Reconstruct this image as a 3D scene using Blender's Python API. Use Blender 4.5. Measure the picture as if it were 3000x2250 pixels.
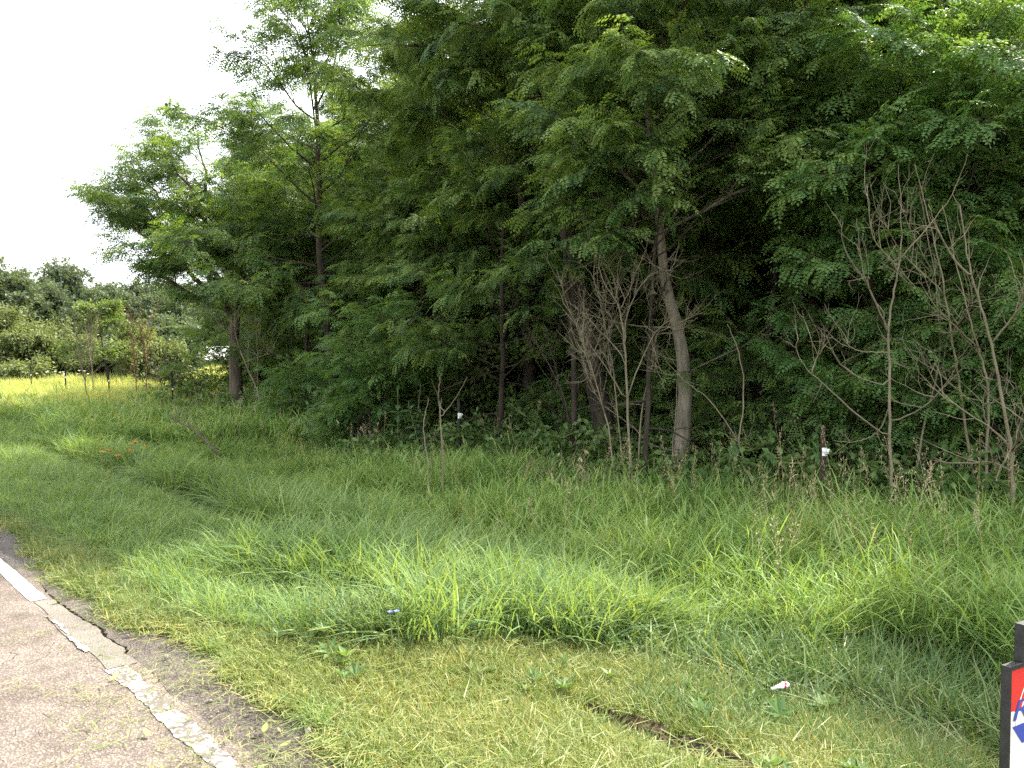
import bpy, math, random
import numpy as np
from mathutils import Vector, Matrix, Euler

for _o in list(bpy.data.objects):
    bpy.data.objects.remove(_o)
SC = bpy.context.scene
COL = SC.collection
R = math.radians

# ------------------------------------------------------------------ camera
CAM_H, PITCH, FPX = 1.6, 2.5, 2336.0
cam_data = bpy.data.cameras.new('camera')
cam_data.sensor_fit = 'HORIZONTAL'
cam_data.sensor_width = 36.0
cam_data.lens = 36.0 * FPX / 3000.0
cam_data.clip_start = 0.05
cam_data.clip_end = 3000
cam = bpy.data.objects.new('camera', cam_data)
cam.location = (0, 0, CAM_H)
cam.rotation_euler = (R(90 - PITCH), 0, 0)
COL.objects.link(cam)
SC.camera = cam

# ------------------------------------------------------------------ light
SUN_EL, SUN_AZ = 51.0, 47.0          # azimuth: degrees clockwise from +Y (camera axis)
SUN_STRENGTH, SKY_STRENGTH, EXPOSURE = 4.1, 0.15, 2.08
world = bpy.data.worlds.new('World')
SC.world = world
world.use_nodes = True
wn, wl = world.node_tree.nodes, world.node_tree.links
bg = wn['Background']
sky = wn.new('ShaderNodeTexSky')
sky.sky_type = 'NISHITA'
sky.sun_disc = False
sky.sun_elevation = R(SUN_EL)
sky.sun_rotation = R(SUN_AZ)
sky.air_density = 1.0
sky.dust_density = 6.0
sky.ozone_density = 1.0
hs = wn.new('ShaderNodeHueSaturation')
hs.inputs['Saturation'].default_value = 0.35
wl.new(sky.outputs[0], hs.inputs['Color'])
veil = wn.new('ShaderNodeMix')                     # bright even haze veiling the whole sky
veil.data_type = 'RGBA'
veil.inputs[0].default_value = 0.6
veil.inputs[7].default_value = (5.2, 5.4, 5.6, 1.0)
wl.new(hs.outputs[0], veil.inputs[6])
wl.new(veil.outputs[2], bg.inputs['Color'])
bg.inputs['Strength'].default_value = SKY_STRENGTH
sun_data = bpy.data.lights.new('sun', 'SUN')
sun_data.energy = SUN_STRENGTH
sun_data.angle = R(0.8)
sun_data.color = (1.0, 0.93, 0.78)
sun = bpy.data.objects.new('sun', sun_data)
_sd = Vector((math.sin(R(SUN_AZ)) * math.cos(R(SUN_EL)), math.cos(R(SUN_AZ)) * math.cos(R(SUN_EL)), math.sin(R(SUN_EL))))
sun.rotation_euler = _sd.to_track_quat('Z', 'Y').to_euler()
sun.location = _sd * 60
COL.objects.link(sun)
SC.view_settings.view_transform = 'Standard'
SC.view_settings.look = 'None'
SC.view_settings.exposure = EXPOSURE
SC.view_settings.gamma = 1.0
SC.view_settings.use_curve_mapping = False
SC.render.engine = 'CYCLES'
SC.cycles.max_bounces = 5
SC.cycles.transmission_bounces = 4
SC.cycles.diffuse_bounces = 4
SC.cycles.glossy_bounces = 2
SC.cycles.use_adaptive_sampling = True
SC.cycles.adaptive_threshold = 0.014
SC.cycles.adaptive_min_samples = 20
SC.cycles.use_denoising = False
SC.cycles.sample_clamp_indirect = 2.0

# ------------------------------------------------------------------ frames of reference
D = np.array([-0.687, 0.7267])          # along the road
NN = np.array([0.7267, 0.687])          # across it, towards the trees
EDGE = 1.28                            # the painted edge line's distance from the camera
def W(s, e):
    return D[0] * s + NN[0] * (e + EDGE), D[1] * s + NN[1] * (e + EDGE)
def SE(x, y):
    return x * D[0] + y * D[1], x * NN[0] + y * NN[1] - EDGE
def P(px, py, t):
    """a point of the place seen in direction px, py (3000 x 2250) at depth t metres"""
    u, v = (px - 1500) / FPX, (1125 - py) / FPX
    c, s_ = math.cos(R(PITCH)), math.sin(R(PITCH))
    d = np.array([u, c + v * s_, -s_ + v * c])
    return np.array([0, 0, CAM_H]) + d * (t / d[1])
def XY(px, t):
    return (px - 1500) / FPX * t, t

_rs = np.random.RandomState(3)
_ph = _rs.rand(24, 3) * 6.28
_fq = _rs.randn(24, 2)
def wob(x, y, f=1.0, k=8):
    x, y = np.asarray(x, float), np.asarray(y, float)
    out = 0
    for i in range(k):
        out = out + np.sin(x * _fq[i, 0] * f + y * _fq[i, 1] * f + _ph[i, 0])
    return out / math.sqrt(k)
def ground_se(px, py, h=0.0):
    v = (1125 - py) / FPX; c, s_ = math.cos(R(PITCH)), math.sin(R(PITCH))
    dy, dz = c + v * s_, -s_ + v * c
    z = -.1
    for _ in range(30):
        k = (CAM_H - z) / -dz
        x, y = (px - 1500) / FPX * k, dy * k
        z = float(gz(x, y)) + h
    return SE(x, y)
def gz(x, y):
    s, e = SE(np.asarray(x, float), np.asarray(y, float))
    z = np.interp(e, [-60, -9, -8.5, 0.15, 0.35, 1.0, 2.6, 4.4, 6.5, 9, 40, 400], [-.2, -.2, -.06, -.06, -.014, -.05, -.24, -.40, -.36, -.33, -.3, -.3])
    a = np.clip((e - .35) / .8, 0, 1) + np.clip((-9 - e) / 2, 0, 1)
    return z + a * (.025 * wob(x, y, 2.2) + .03 * wob(y, x, .7))

# ------------------------------------------------------------------ object helpers
def tag(o, label=None, cat=None, group=None, kind=None):
    if label: o['label'] = label
    if cat: o['category'] = cat
    if group: o['group'] = group
    if kind: o['kind'] = kind
    return o
def empty(name, loc, label, cat, group=None, rz=0.0):
    o = bpy.data.objects.new(name, None)
    o.empty_display_size = .2
    o.location = loc
    o.rotation_euler = (0, 0, rz)
    COL.objects.link(o)
    return tag(o, label, cat, group)
class MB:
    def __init__(s):
        s.v, s.f, s.m, s.t, s.n = [], [], [], [], 0
    def add(s, verts, faces, mi=0, tint=0.5):
        verts = np.asarray(verts, float)
        s.v.append(verts)
        n = s.n
        s.f.extend([tuple(i + n for i in f) for f in faces])
        s.m.extend([mi] * len(faces))
        s.t.append(np.full(len(verts), tint) if np.isscalar(tint) else np.asarray(tint))
        s.n += len(verts)
    def mesh(s, name, mats, smooth=False):
        me = bpy.data.meshes.new(name)
        v = np.concatenate(s.v) if s.v else np.zeros((0, 3))
        me.from_pydata(v.tolist(), [], s.f)
        for m in mats: me.materials.append(m)
        if any(s.m): me.polygons.foreach_set('material_index', s.m)
        if smooth: me.polygons.foreach_set('use_smooth', [True] * len(s.f))
        a = me.attributes.new('tint', 'FLOAT', 'POINT')
        if s.t: a.data.foreach_set('value', np.concatenate(s.t))
        me.update()
        return me
    def obj(s, name, mats, parent=None, smooth=False, kind=None, loc=None):
        mats = mats if isinstance(mats, (list, tuple)) else [mats]
        return link(name, s.mesh(name, mats, smooth), parent, kind, loc)
    def box(s, c, size, mi=0, rot=None, tint=.5):
        hx, hy, hz = [q / 2 for q in size]
        v = np.array([(x, y, z) for x in (-hx, hx) for y in (-hy, hy) for z in (-hz, hz)])
        if rot is not None: v = v @ np.array(rot).T
        s.add(v + np.array(c), [(0, 1, 3, 2), (4, 6, 7, 5), (0, 4, 5, 1), (2, 3, 7, 6), (0, 2, 6, 4), (1, 5, 7, 3)], mi, tint)
    def tube(s, path, radii, sides=6, mi=0, tint=.5, cap=True, rough=0.0, rs=None):
        path = np.asarray(path, float)
        k = len(path)
        radii = np.asarray(radii, float) if not np.isscalar(radii) else np.full(k, radii)
        tan = np.gradient(path, axis=0)
        tan /= np.linalg.norm(tan, axis=1)[:, None] + 1e-9
        ref = np.array([0.13, 0.21, 0.97]) if abs(tan[0][2]) < .8 else np.array([0.97, 0.2, 0.1])
        a = np.cross(tan, ref); a /= np.linalg.norm(a, axis=1)[:, None] + 1e-9
        b = np.cross(tan, a)
        th = np.arange(sides) * 2 * math.pi / sides
        rr = radii[:, None] * (1 + (rough * (rs or _rs).randn(k, sides) if rough else 0))
        v = path[:, None, :] + rr[:, :, None] * (np.cos(th)[None, :, None] * a[:, None, :] + np.sin(th)[None, :, None] * b[:, None, :])
        fs = []
        for i in range(k - 1):
            for j in range(sides):
                j2 = (j + 1) % sides
                fs.append((i * sides + j, i * sides + j2, (i + 1) * sides + j2, (i + 1) * sides + j))
        if cap:
            fs.append(tuple(range(sides))[::-1]); fs.append(tuple((k - 1) * sides + j for j in range(sides)))
        s.add(v.reshape(-1, 3), fs, mi, tint)
def link(name, me, parent=None, kind=None, loc=None):
    o = bpy.data.objects.new(name, me)
    COL.objects.link(o)
    if loc is not None: o.location = loc
    if parent is not None: o.parent = parent
    if kind: o['kind'] = kind
    return o

# ------------------------------------------------------------------ materials
def mat(name):
    m = bpy.data.materials.new(name)
    m.use_nodes = True
    nt = m.node_tree
    for n in list(nt.nodes): nt.nodes.remove(n)
    out = nt.nodes.new('ShaderNodeOutputMaterial')
    return m, nt.nodes, nt.links, out
def nd(N, t, **k):
    n = N.new('ShaderNode' + t)
    for a, b in k.items(): setattr(n, a, b)
    return n
def c4(c): return (c[0], c[1], c[2], 1.0)
def noise(N, L, scale, detail=4, rough=.55, vec=None, w=None):
    n = nd(N, 'TexNoise')
    n.inputs['Scale'].default_value = scale
    n.inputs['Detail'].default_value = detail
    n.inputs['Roughness'].default_value = rough
    if vec is not None: L.new(vec, n.inputs['Vector'])
    return n
def ramp(N, L, src, stops, interp='LINEAR'):
    r = nd(N, 'ValToRGB')
    r.color_ramp.interpolation = interp
    el = r.color_ramp.elements
    while len(el) < len(stops): el.new(.5)
    for e_, (p, c) in zip(el, stops):
        e_.position = p; e_.color = c4(c) if not np.isscalar(c) else (c, c, c, 1)
    L.new(src, r.inputs[0])
    return r
def mixc(N, L, fac, a, b, mode='MIX'):
    m = nd(N, 'Mix', data_type='RGBA', blend_type=mode)
    for sock, val in ((0, fac), (6, a), (7, b)):
        if hasattr(val, 'is_linked'): L.new(val, m.inputs[sock])
        else: m.inputs[sock].default_value = val if np.isscalar(val) else c4(val)
    return m.outputs[2]
def math_(N, L, op, a, b=None):
    m = nd(N, 'Math', operation=op)
    for i, v in enumerate((a, b)):
        if v is None: continue
        if hasattr(v, 'is_linked'): L.new(v, m.inputs[i])
        else: m.inputs[i].default_value = v
    return m.outputs[0]
def leaf_mat(name, stops, trans=.41, transcol=(1.3, 1.2, .48), rough=.5, spec=.3, patch=.35, patchscale=.6):
    """foliage: colour from each leaf's own tint, each spray's chance and slow drifts across the ground"""
    m, N, L, out = mat(name)
    at = nd(N, 'Attribute', attribute_name='tint')
    oi = nd(N, 'ObjectInfo')
    geo = nd(N, 'NewGeometry')
    n1 = noise(N, L, patchscale, 3, .6, geo.outputs['Position'])
    x = math_(N, L, 'MULTIPLY', at.outputs['Fac'], .45)
    y = math_(N, L, 'MULTIPLY', oi.outputs['Random'], .55 - patch * .5)
    z = math_(N, L, 'MULTIPLY', n1.outputs['Fac'], patch)
    v = math_(N, L, 'ADD', math_(N, L, 'ADD', x, y), z)
    r = ramp(N, L, v, stops)
    col = r.outputs[0]
    p = nd(N, 'BsdfPrincipled')
    L.new(col, p.inputs['Base Color'])
    p.inputs['Roughness'].default_value = rough
    p.inputs['Specular IOR Level'].default_value = spec
    t = nd(N, 'BsdfTranslucent')
    L.new(mixc(N, L, 1.0, col, transcol, 'MULTIPLY'), t.inputs['Color'])
    ms = nd(N, 'MixShader'); ms.inputs[0].default_value = trans
    L.new(p.outputs[0], ms.inputs[1]); L.new(t.outputs[0], ms.inputs[2]); L.new(ms.outputs[0], out.inputs[0])
    return m
def plain(name, c, rough=.6, spec=.3, var=.15, scale=12, bump=0.0, bscale=60, metal=0.0):
    m, N, L, out = mat(name)
    tc = nd(N, 'TexCoord')
    n = noise(N, L, scale, 5, .6, tc.outputs['Object'])
    lo = tuple(max(0, q * (1 - var)) for q in c); hi = tuple(min(1, q * (1 + var)) for q in c)
    r = ramp(N, L, n.outputs['Fac'], [(.3, lo), (.7, hi)])
    p = nd(N, 'BsdfPrincipled')
    L.new(r.outputs[0], p.inputs['Base Color'])
    p.inputs['Roughness'].default_value = rough
    p.inputs['Specular IOR Level'].default_value = spec
    p.inputs['Metallic'].default_value = metal
    if bump:
        b = nd(N, 'Bump'); b.inputs['Strength'].default_value = bump; b.inputs['Distance'].default_value = .01
        n2 = noise(N, L, bscale, 4, .6, tc.outputs['Object'])
        L.new(n2.outputs['Fac'], b.inputs['Height']); L.new(b.outputs[0], p.inputs['Normal'])
    L.new(p.outputs[0], out.inputs[0])
    return m
def bark(name, dark, light, scale=9, bump=.9):
    m, N, L, out = mat(name)
    tc = nd(N, 'TexCoord')
    mp = nd(N, 'Mapping'); mp.inputs['Scale'].default_value = (1, 1, .22)
    L.new(tc.outputs['Object'], mp.inputs['Vector'])
    n = noise(N, L, scale, 6, .65, mp.outputs[0])
    n2 = noise(N, L, 1.7, 3, .6, tc.outputs['Object'])
    r = ramp(N, L, n.outputs['Fac'], [(.32, dark), (.62, light)])
    col = mixc(N, L, math_(N, L, 'MULTIPLY', n2.outputs['Fac'], .5), r.outputs[0], tuple(q * .6 for q in light))
    p = nd(N, 'BsdfPrincipled'); L.new(col, p.inputs['Base Color'])
    p.inputs['Roughness'].default_value = .9; p.inputs['Specular IOR Level'].default_value = .15
    b = nd(N, 'Bump'); b.inputs['Strength'].default_value = bump; b.inputs['Distance'].default_value = .03
    L.new(n.outputs['Fac'], b.inputs['Height']); L.new(b.outputs[0], p.inputs['Normal'])
    L.new(p.outputs[0], out.inputs[0])
    return m

M = {}
M['locust'] = leaf_mat('locust_leaf', [(.10, (.013, .036, .016)), (.34, (.036, .084, .029)), (.56, (.085, .158, .046)), (.82, (.17, .25, .065))])
M['locust_bright'] = leaf_mat('young_locust_leaf', [(.15, (.04, .095, .03)), (.45, (.085, .175, .05)), (.85, (.15, .24, .065))], trans=.42)
M['yellow'] = leaf_mat('yellow_green_leaf', [(.15, (.04, .078, .02)), (.5, (.09, .145, .038)), (.85, (.16, .22, .06))], trans=.36)  # yellow-green leaves; on the thicket sapling the tone stands in for sunlight
M['broad'] = leaf_mat('hazed_broad_leaf', [(.15, (.05, .075, .05)), (.5, (.08, .112, .07)), (.85, (.12, .155, .09))], trans=.3, spec=.1)  # paler and greyer leaf: distance haze is put into the colour
M['olive'] = leaf_mat('pale_leaf', [(.15, (.06, .09, .04)), (.5, (.115, .155, .065)), (.85, (.18, .22, .095))], trans=.35, spec=.12)
M['milk'] = leaf_mat('milkweed_leaf', [(.15, (.05, .11, .055)), (.5, (.085, .16, .08)), (.85, (.13, .21, .09))], trans=.35, transcol=(1, 1, .6))
M['g_tall'] = leaf_mat('tall_grass_blade', [(.12, (.026, .058, .02)), (.34, (.075, .148, .045)), (.58, (.14, .24, .066)), (.80, (.24, .345, .095)), (1, (.38, .35, .2))], trans=.36, patch=.55, patchscale=.9, spec=.15)
M['g_lush'] = leaf_mat('lush_grass_blade', [(.12, (.045, .095, .035)), (.42, (.11, .19, .075)), (.72, (.19, .28, .095)), (1, (.30, .37, .14))], trans=.36, patch=.45, patchscale=.8, rough=.55, spec=.12)
M['g_mown'] = leaf_mat('mown_grass_blade', [(.10, (.04, .075, .02)), (.34, (.10, .155, .038)), (.58, (.165, .215, .058)), (.82, (.28, .275, .092)), (1, (.40, .35, .16))], trans=.3, patch=.5, patchscale=1.1)
M['g_cut'] = leaf_mat('cut_grass_blade', [(.10, (.028, .056, .018)), (.42, (.068, .13, .038)), (.74, (.13, .20, .058)), (1, (.30, .28, .14))], trans=.3, patch=.4, patchscale=1.3)
M['g_field'] = leaf_mat('field_grass_blade', [(.1, (.20, .26, .07)), (.5, (.34, .40, .12)), (.9, (.47, .47, .20))], trans=.42, patch=.5, patchscale=.25)
M['g_weed'] = leaf_mat('shade_weed_leaf', [(.1, (.04, .09, .03)), (.5, (.085, .165, .045)), (.9, (.15, .22, .07))], trans=.35)
M['dry'] = leaf_mat('dry_leaf', [(.1, (.20, .15, .075)), (.5, (.36, .29, .16)), (.9, (.5, .43, .27))], trans=.25, transcol=(1, .9, .7))
M['bark'] = bark('grey_brown_bark', (.03, .024, .018), (.16, .125, .095))
M['bark_dark'] = bark('dark_furrowed_bark', (.015, .012, .010), (.07, .055, .042))
M['bark_pale'] = bark('pale_smooth_bark', (.05, .043, .032), (.235, .205, .155), scale=12, bump=1.0)
M['twig'] = plain('bare_twig_bark', (.175, .15, .10), .85, .15, .35, 5)
M['twig_dark'] = plain('dark_twig_bark', (.075, .06, .048), .9, .1, .35, 5)  # darker brown bark for sprays, shrubs and some saplings
M['twig_red'] = plain('reddish_twig_bark', (.24, .13, .085), .85, .1, .3, 5)
M['stem'] = plain('green_stem', (.12, .16, .05), .7, .2, .2, 8)
M['soil'] = plain('bare_soil', (.055, .038, .026), .95, .1, .5, 9, bump=.8, bscale=40)
M['steel_black'] = plain('black_painted_steel', (.018, .018, .019), .5, .4, .4, 25, bump=.15)
M['post_black'] = plain('dark_post_steel', (.02, .02, .018), .7, .3, .4, 18)
M['post_rust'] = plain('rusty_post_steel', (.04, .027, .02), .85, .2, .4, 14)
M['white_plastic'] = plain('white_insulator_plastic', (.82, .82, .80), .4, .4, .05)
M['white_print'] = plain('white_sign_print', (.82, .80, .74), .45, .4, .04, 3)
M['red_print'] = plain('red_sign_print', (.62, .035, .03), .4, .4, .06, 3)
M['blue_print'] = plain('blue_sign_print', (.045, .075, .36), .4, .4, .06, 3)
M['grey_print'] = plain('grey_sign_print', (.45, .47, .55), .45, .4, .06, 3)
M['litter_white'] = plain('white_wrapper_film', (.74, .76, .78), .35, .5, .12, 40)
M['litter_red'] = plain('red_wrapper_print', (.62, .05, .09), .35, .5, .1, 40)
M['litter_green'] = plain('green_wrapper_print', (.04, .35, .14), .35, .5, .1, 40)
M['orange'] = leaf_mat('orange_petal', [(.1, (.6, .13, .012)), (.9, (.75, .26, .05))], trans=.3, transcol=(1, .9, .6))
M['blue_petal'] = leaf_mat('blue_petal', [(.1, (.10, .13, .45)), (.9, (.18, .22, .58))], trans=.3, transcol=(1, 1, 1))
M['white_petal'] = leaf_mat('cream_petal', [(.1, (.7, .68, .5)), (.9, (.82, .80, .7))], trans=.3, transcol=(1, 1, .9))
M['roof'] = plain('white_metal_roof', (.80, .80, .79), .45, .4, .04, 2)
M['shedwall'] = plain('dark_shed_boards', (.10, .085, .07), .85, .2, .2, 3)

def ground_mat():
    m, N, L, out = mat('soil_and_thatch')
    geo = nd(N, 'NewGeometry')
    a = noise(N, L, 1.3, 5, .6, geo.outputs['Position'])
    b = noise(N, L, 38, 4, .7, geo.outputs['Position'])
    far = ramp(N, L, a.outputs['Fac'], [(.3, (.045, .05, .02)), (.7, (.085, .085, .035))])
    col = mixc(N, L, math_(N, L, 'MULTIPLY', b.outputs['Fac'], .7), far.outputs[0], (.035, .027, .017))
    # open field further out: paler hay-green cover
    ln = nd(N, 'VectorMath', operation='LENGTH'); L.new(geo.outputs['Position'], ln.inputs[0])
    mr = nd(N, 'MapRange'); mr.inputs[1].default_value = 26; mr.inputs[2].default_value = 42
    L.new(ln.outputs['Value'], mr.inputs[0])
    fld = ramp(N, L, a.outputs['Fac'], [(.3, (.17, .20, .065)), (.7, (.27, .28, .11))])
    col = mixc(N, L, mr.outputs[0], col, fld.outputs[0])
    p = nd(N, 'BsdfPrincipled'); L.new(col, p.inputs['Base Color']); p.inputs['Roughness'].default_value = .95
    p.inputs['Specular IOR Level'].default_value = .1
    bp = nd(N, 'Bump'); bp.inputs['Strength'].default_value = .7; bp.inputs['Distance'].default_value = .03
    L.new(b.outputs['Fac'], bp.inputs['Height']); L.new(bp.outputs[0], p.inputs['Normal'])
    L.new(p.outputs[0], out.inputs[0])
    return m
M['ground'] = ground_mat()
def asphalt(name, base, pebbles, dark=.5, crack=.8):
    m, N, L, out = mat(name)
    geo = nd(N, 'NewGeometry'); pos = geo.outputs['Position']
    v = nd(N, 'TexVoronoi'); v.inputs['Scale'].default_value = 85; L.new(pos, v.inputs['Vector'])
    n1 = noise(N, L, 60, 4, .7, pos); n2 = noise(N, L, 1.6, 4, .6, pos); n3 = noise(N, L, 9, 5, .65, pos)
    peb = mixc(N, L, v.outputs['Color'], pebbles[0], pebbles[1])
    sel = ramp(N, L, v.outputs['Distance'], [(.28, 1.0), (.62, 0.0)])
    col = mixc(N, L, sel.outputs[0], base, peb)
    st = ramp(N, L, n3.outputs['Fac'], [(.3, tuple([dark] * 3)), (.62, (1, 1, 1))])
    col = mixc(N, L, .75, col, st.outputs[0], 'MULTIPLY')
    st2 = ramp(N, L, n2.outputs['Fac'], [(.35, (.72, .70, .70)), (.65, (1.0, 1.0, 1.0))])
    col = mixc(N, L, 1, col, st2.outputs[0], 'MULTIPLY')
    # hairline cracking
    w = noise(N, L, 2.5, 3, .6, pos)
    wv = nd(N, 'VectorMath', operation='SCALE'); wv.inputs['Scale'].default_value = .35; L.new(w.outputs['Color'], wv.inputs[0])
    wa = nd(N, 'VectorMath', operation='ADD'); L.new(pos, wa.inputs[0]); L.new(wv.outputs[0], wa.inputs[1])
    vc = nd(N, 'TexVoronoi', feature='DISTANCE_TO_EDGE'); vc.inputs['Scale'].default_value = 2.6; L.new(wa.outputs[0], vc.inputs['Vector'])
    ck = ramp(N, L, vc.outputs['Distance'], [(.003, crack), (.013, 0.0)])
    brk = ramp(N, L, n2.outputs['Fac'], [(.50, 0.0), (.62, 1.0)])
    cf = math_(N, L, 'MULTIPLY', ck.outputs[0], brk.outputs[0])
    col = mixc(N, L, cf, col, (.045, .036, .03))
    p = nd(N, 'BsdfPrincipled'); L.new(col, p.inputs['Base Color']); p.inputs['Roughness'].default_value = .85
    p.inputs['Specular IOR Level'].default_value = .25
    bp = nd(N, 'Bump'); bp.inputs['Strength'].default_value = .6; bp.inputs['Distance'].default_value = .007
    h = math_(N, L, 'SUBTRACT', math_(N, L, 'ADD', sel.outputs[0], n1.outputs['Fac']), math_(N, L, 'MULTIPLY', cf, 2.0))
    L.new(h, bp.inputs['Height']); L.new(bp.outputs[0], p.inputs['Normal'])
    L.new(p.outputs[0], out.inputs[0])
    return m
M['asphalt'] = asphalt('pinkish_chip_asphalt', (.13, .108, .095), ((.17, .14, .12), (.34, .275, .23)))
M['shoulder'] = asphalt('grey_shoulder_asphalt', (.08, .07, .062), ((.10, .085, .075), (.22, .185, .155)), dark=.55)
M['patch'] = asphalt('smooth_patch_asphalt', (.17, .155, .135), ((.165, .15, .13), (.21, .19, .165)), dark=.75, crack=.4)
def paint_mat(name, wear):
    m, N, L, out = mat(name)
    geo = nd(N, 'NewGeometry'); pos = geo.outputs['Position']
    a = noise(N, L, 42, 5, .7, pos); b = noise(N, L, 6, 4, .6, pos)
    f = math_(N, L, 'ADD', math_(N, L, 'MULTIPLY', a.outputs['Fac'], .6), math_(N, L, 'MULTIPLY', b.outputs['Fac'], .4))
    r = ramp(N, L, f, [(wear - .02, 0.0), (wear + .02, 1.0)])
    col = mixc(N, L, r.outputs[0], (.085, .072, .062), (.46, .45, .41))
    p = nd(N, 'BsdfPrincipled'); L.new(col, p.inputs['Base Color']); p.inputs['Roughness'].default_value = .7
    bp = nd(N, 'Bump'); bp.inputs['Strength'].default_value = .6; bp.inputs['Distance'].default_value = .006
    L.new(f, bp.inputs['Height']); L.new(bp.outputs[0], p.inputs['Normal'])
    L.new(p.outputs[0], out.inputs[0])
    return m
M['paint'] = paint_mat('white_road_paint', .30)
M['paint_worn'] = paint_mat('worn_white_road_paint', .515)

# ------------------------------------------------------------------ scattering (geometry nodes, geometry stays with the object)
_groups = {}
def scatter_group(key, protos):
    if key in _groups: return _groups[key]
    ng = bpy.data.node_groups.new('scatter_' + key, 'GeometryNodeTree')
    ng.interface.new_socket('Geometry', in_out='INPUT', socket_type='NodeSocketGeometry')
    ng.interface.new_socket('Geometry', in_out='OUTPUT', socket_type='NodeSocketGeometry')
    N, L = ng.nodes, ng.links
    gi, go, j = N.new('NodeGroupInput'), N.new('NodeGroupOutput'), N.new('GeometryNodeJoinGeometry')
    for me in protos:
        po = bpy.data.objects.new('source_' + key, me)      # not linked to the scene
        oi = N.new('GeometryNodeObjectInfo'); oi.inputs[0].default_value = po
        g2 = N.new('GeometryNodeGeometryToInstance')
        L.new(oi.outputs['Geometry'], g2.inputs[0]); L.new(g2.outputs[0], j.inputs[0])
    ip = N.new('GeometryNodeInstanceOnPoints')
    L.new(gi.outputs[0], ip.inputs['Points']); L.new(j.outputs[0], ip.inputs['Instance'])
    ip.inputs['Pick Instance'].default_value = True
    for nm, ty, so in (('rot', 'FLOAT_VECTOR', 'Rotation'), ('scl', 'FLOAT', 'Scale'), ('idx', 'INT', 'Instance Index')):
        a = N.new('GeometryNodeInputNamedAttribute'); a.data_type = ty; a.inputs[0].default_value = nm
        L.new([o for o in a.outputs if o.enabled][0], ip.inputs[so])
    L.new(ip.outputs[0], go.inputs[0])
    _groups[key] = ng
    return ng
def scatter(name, key, protos, pts, rots, scls, idxs, parent=None, kind='stuff'):
    me = bpy.data.meshes.new(name)
    n = len(pts)
    me.vertices.add(n)
    me.vertices.foreach_set('co', np.asarray(pts, np.float32).ravel())
    for nm, ty, arr, fld in (('rot', 'FLOAT_VECTOR', rots, 'vector'), ('scl', 'FLOAT', scls, 'value'), ('idx', 'INT', idxs, 'value')):
        a = me.attributes.new(nm, ty, 'POINT')
        a.data.foreach_set(fld, np.asarray(arr, np.int32 if ty == 'INT' else np.float32).ravel())
    o = link(name, me, parent, kind)
    md = o.modifiers.new('scatter', 'NODES'); md.node_group = scatter_group(key, protos)
    return o

# ------------------------------------------------------------------ leaf sprays
def rotm(axis, a):
    return np.array(Matrix.Rotation(a, 3, Vector(axis)))
def leaf_quad(mb, base, dirv, nrm, L_, W_, mi=0, tint=.5, fold=0.15):
    dirv = dirv / (np.linalg.norm(dirv) + 1e-9)
    side = np.cross(dirv, nrm); side /= np.linalg.norm(side) + 1e-9
    up = np.cross(side, dirv)
    mid = base + dirv * L_ * .5
    mb.add([base, mid + side * W_ / 2 + up * W_ * fold, base + dirv * L_, mid - side * W_ / 2 + up * W_ * fold], [(0, 1, 2), (0, 2, 3)], mi, tint)
def compound_leaf(mb, base, dirv, rs, L_=.26, pairs=8, lw=.023, ll=.052, droop=.5, tint=.5):
    dirv = dirv / np.linalg.norm(dirv)
    p = base.copy(); d = dirv.copy()
    step = L_ / (pairs + 1)
    side0 = np.cross(d, np.array([0, 0, 1.0])); side0 /= np.linalg.norm(side0) + 1e-6
    roll = rs.uniform(-.35, .35)
    pts = [p.copy()]
    for i in range(pairs + 1):
        d = d + np.array([0, 0, -droop * step / L_ * 1.3]); d /= np.linalg.norm(d)
        p = p + d * step
        pts.append(p.copy())
        side = np.cross(d, np.array([0, 0, 1.0])); side /= np.linalg.norm(side) + 1e-6
        up = np.cross(side, d)
        side = side * math.cos(roll) + up * math.sin(roll)
        up = np.cross(side, d)
        k = .75 + .5 * math.sin(math.pi * (i + .6) / (pairs + 1)) * .6
        if i < pairs:
            for sg in (-1, 1):
                ld = side * sg + d * .28 + up * rs.uniform(-.3, .2) + np.array([0, 0, rs.uniform(-.35, .05)])
                leaf_quad(mb, p, ld, up + rs.randn(3) * .25, ll * k * rs.uniform(.85, 1.1), lw * k, 0, tint + rs.uniform(-.1, .1))
        else:
            leaf_quad(mb, p, d, up, ll * k, lw * k, 0, tint)
def spray_locust(seed, nleaf=9, length=.5, big=1.0, bunch=1.0):
    rs = np.random.RandomState(seed)
    mb = MB()
    d = np.array([1.0, 0, .12]); p = np.zeros(3); pts = [p.copy()]
    for i in range(nleaf):
        d = d + np.array([0, rs.uniform(-.12, .12), -.05]); d /= np.linalg.norm(d)
        p = p + d * length / nleaf; pts.append(p.copy())
        sg = 1 if i % 2 else -1
        for rep in range(1 if rs.rand() > .3 * bunch else 2):
            ld = d * rs.uniform(.3, .9) + np.array([0, sg * rs.uniform(.5, 1.1), rs.uniform(-.25, .5)])
            compound_leaf(mb, p, ld, rs, rs.uniform(.19, .30) * big, rs.randint(6, 9), .024 * big, .05 * big, rs.uniform(.4, 1.2), rs.rand())
            sg = -sg
    compound_leaf(mb, p, d, rs, .24 * big, 7, .022 * big, .048 * big, .5, rs.rand())
    mb.tube(pts[::3] if len(pts) > 6 else pts, np.linspace(.006, .002, len(pts[::3] if len(pts) > 6 else pts)), 3, 1, .3, cap=False)
    return mb
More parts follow.
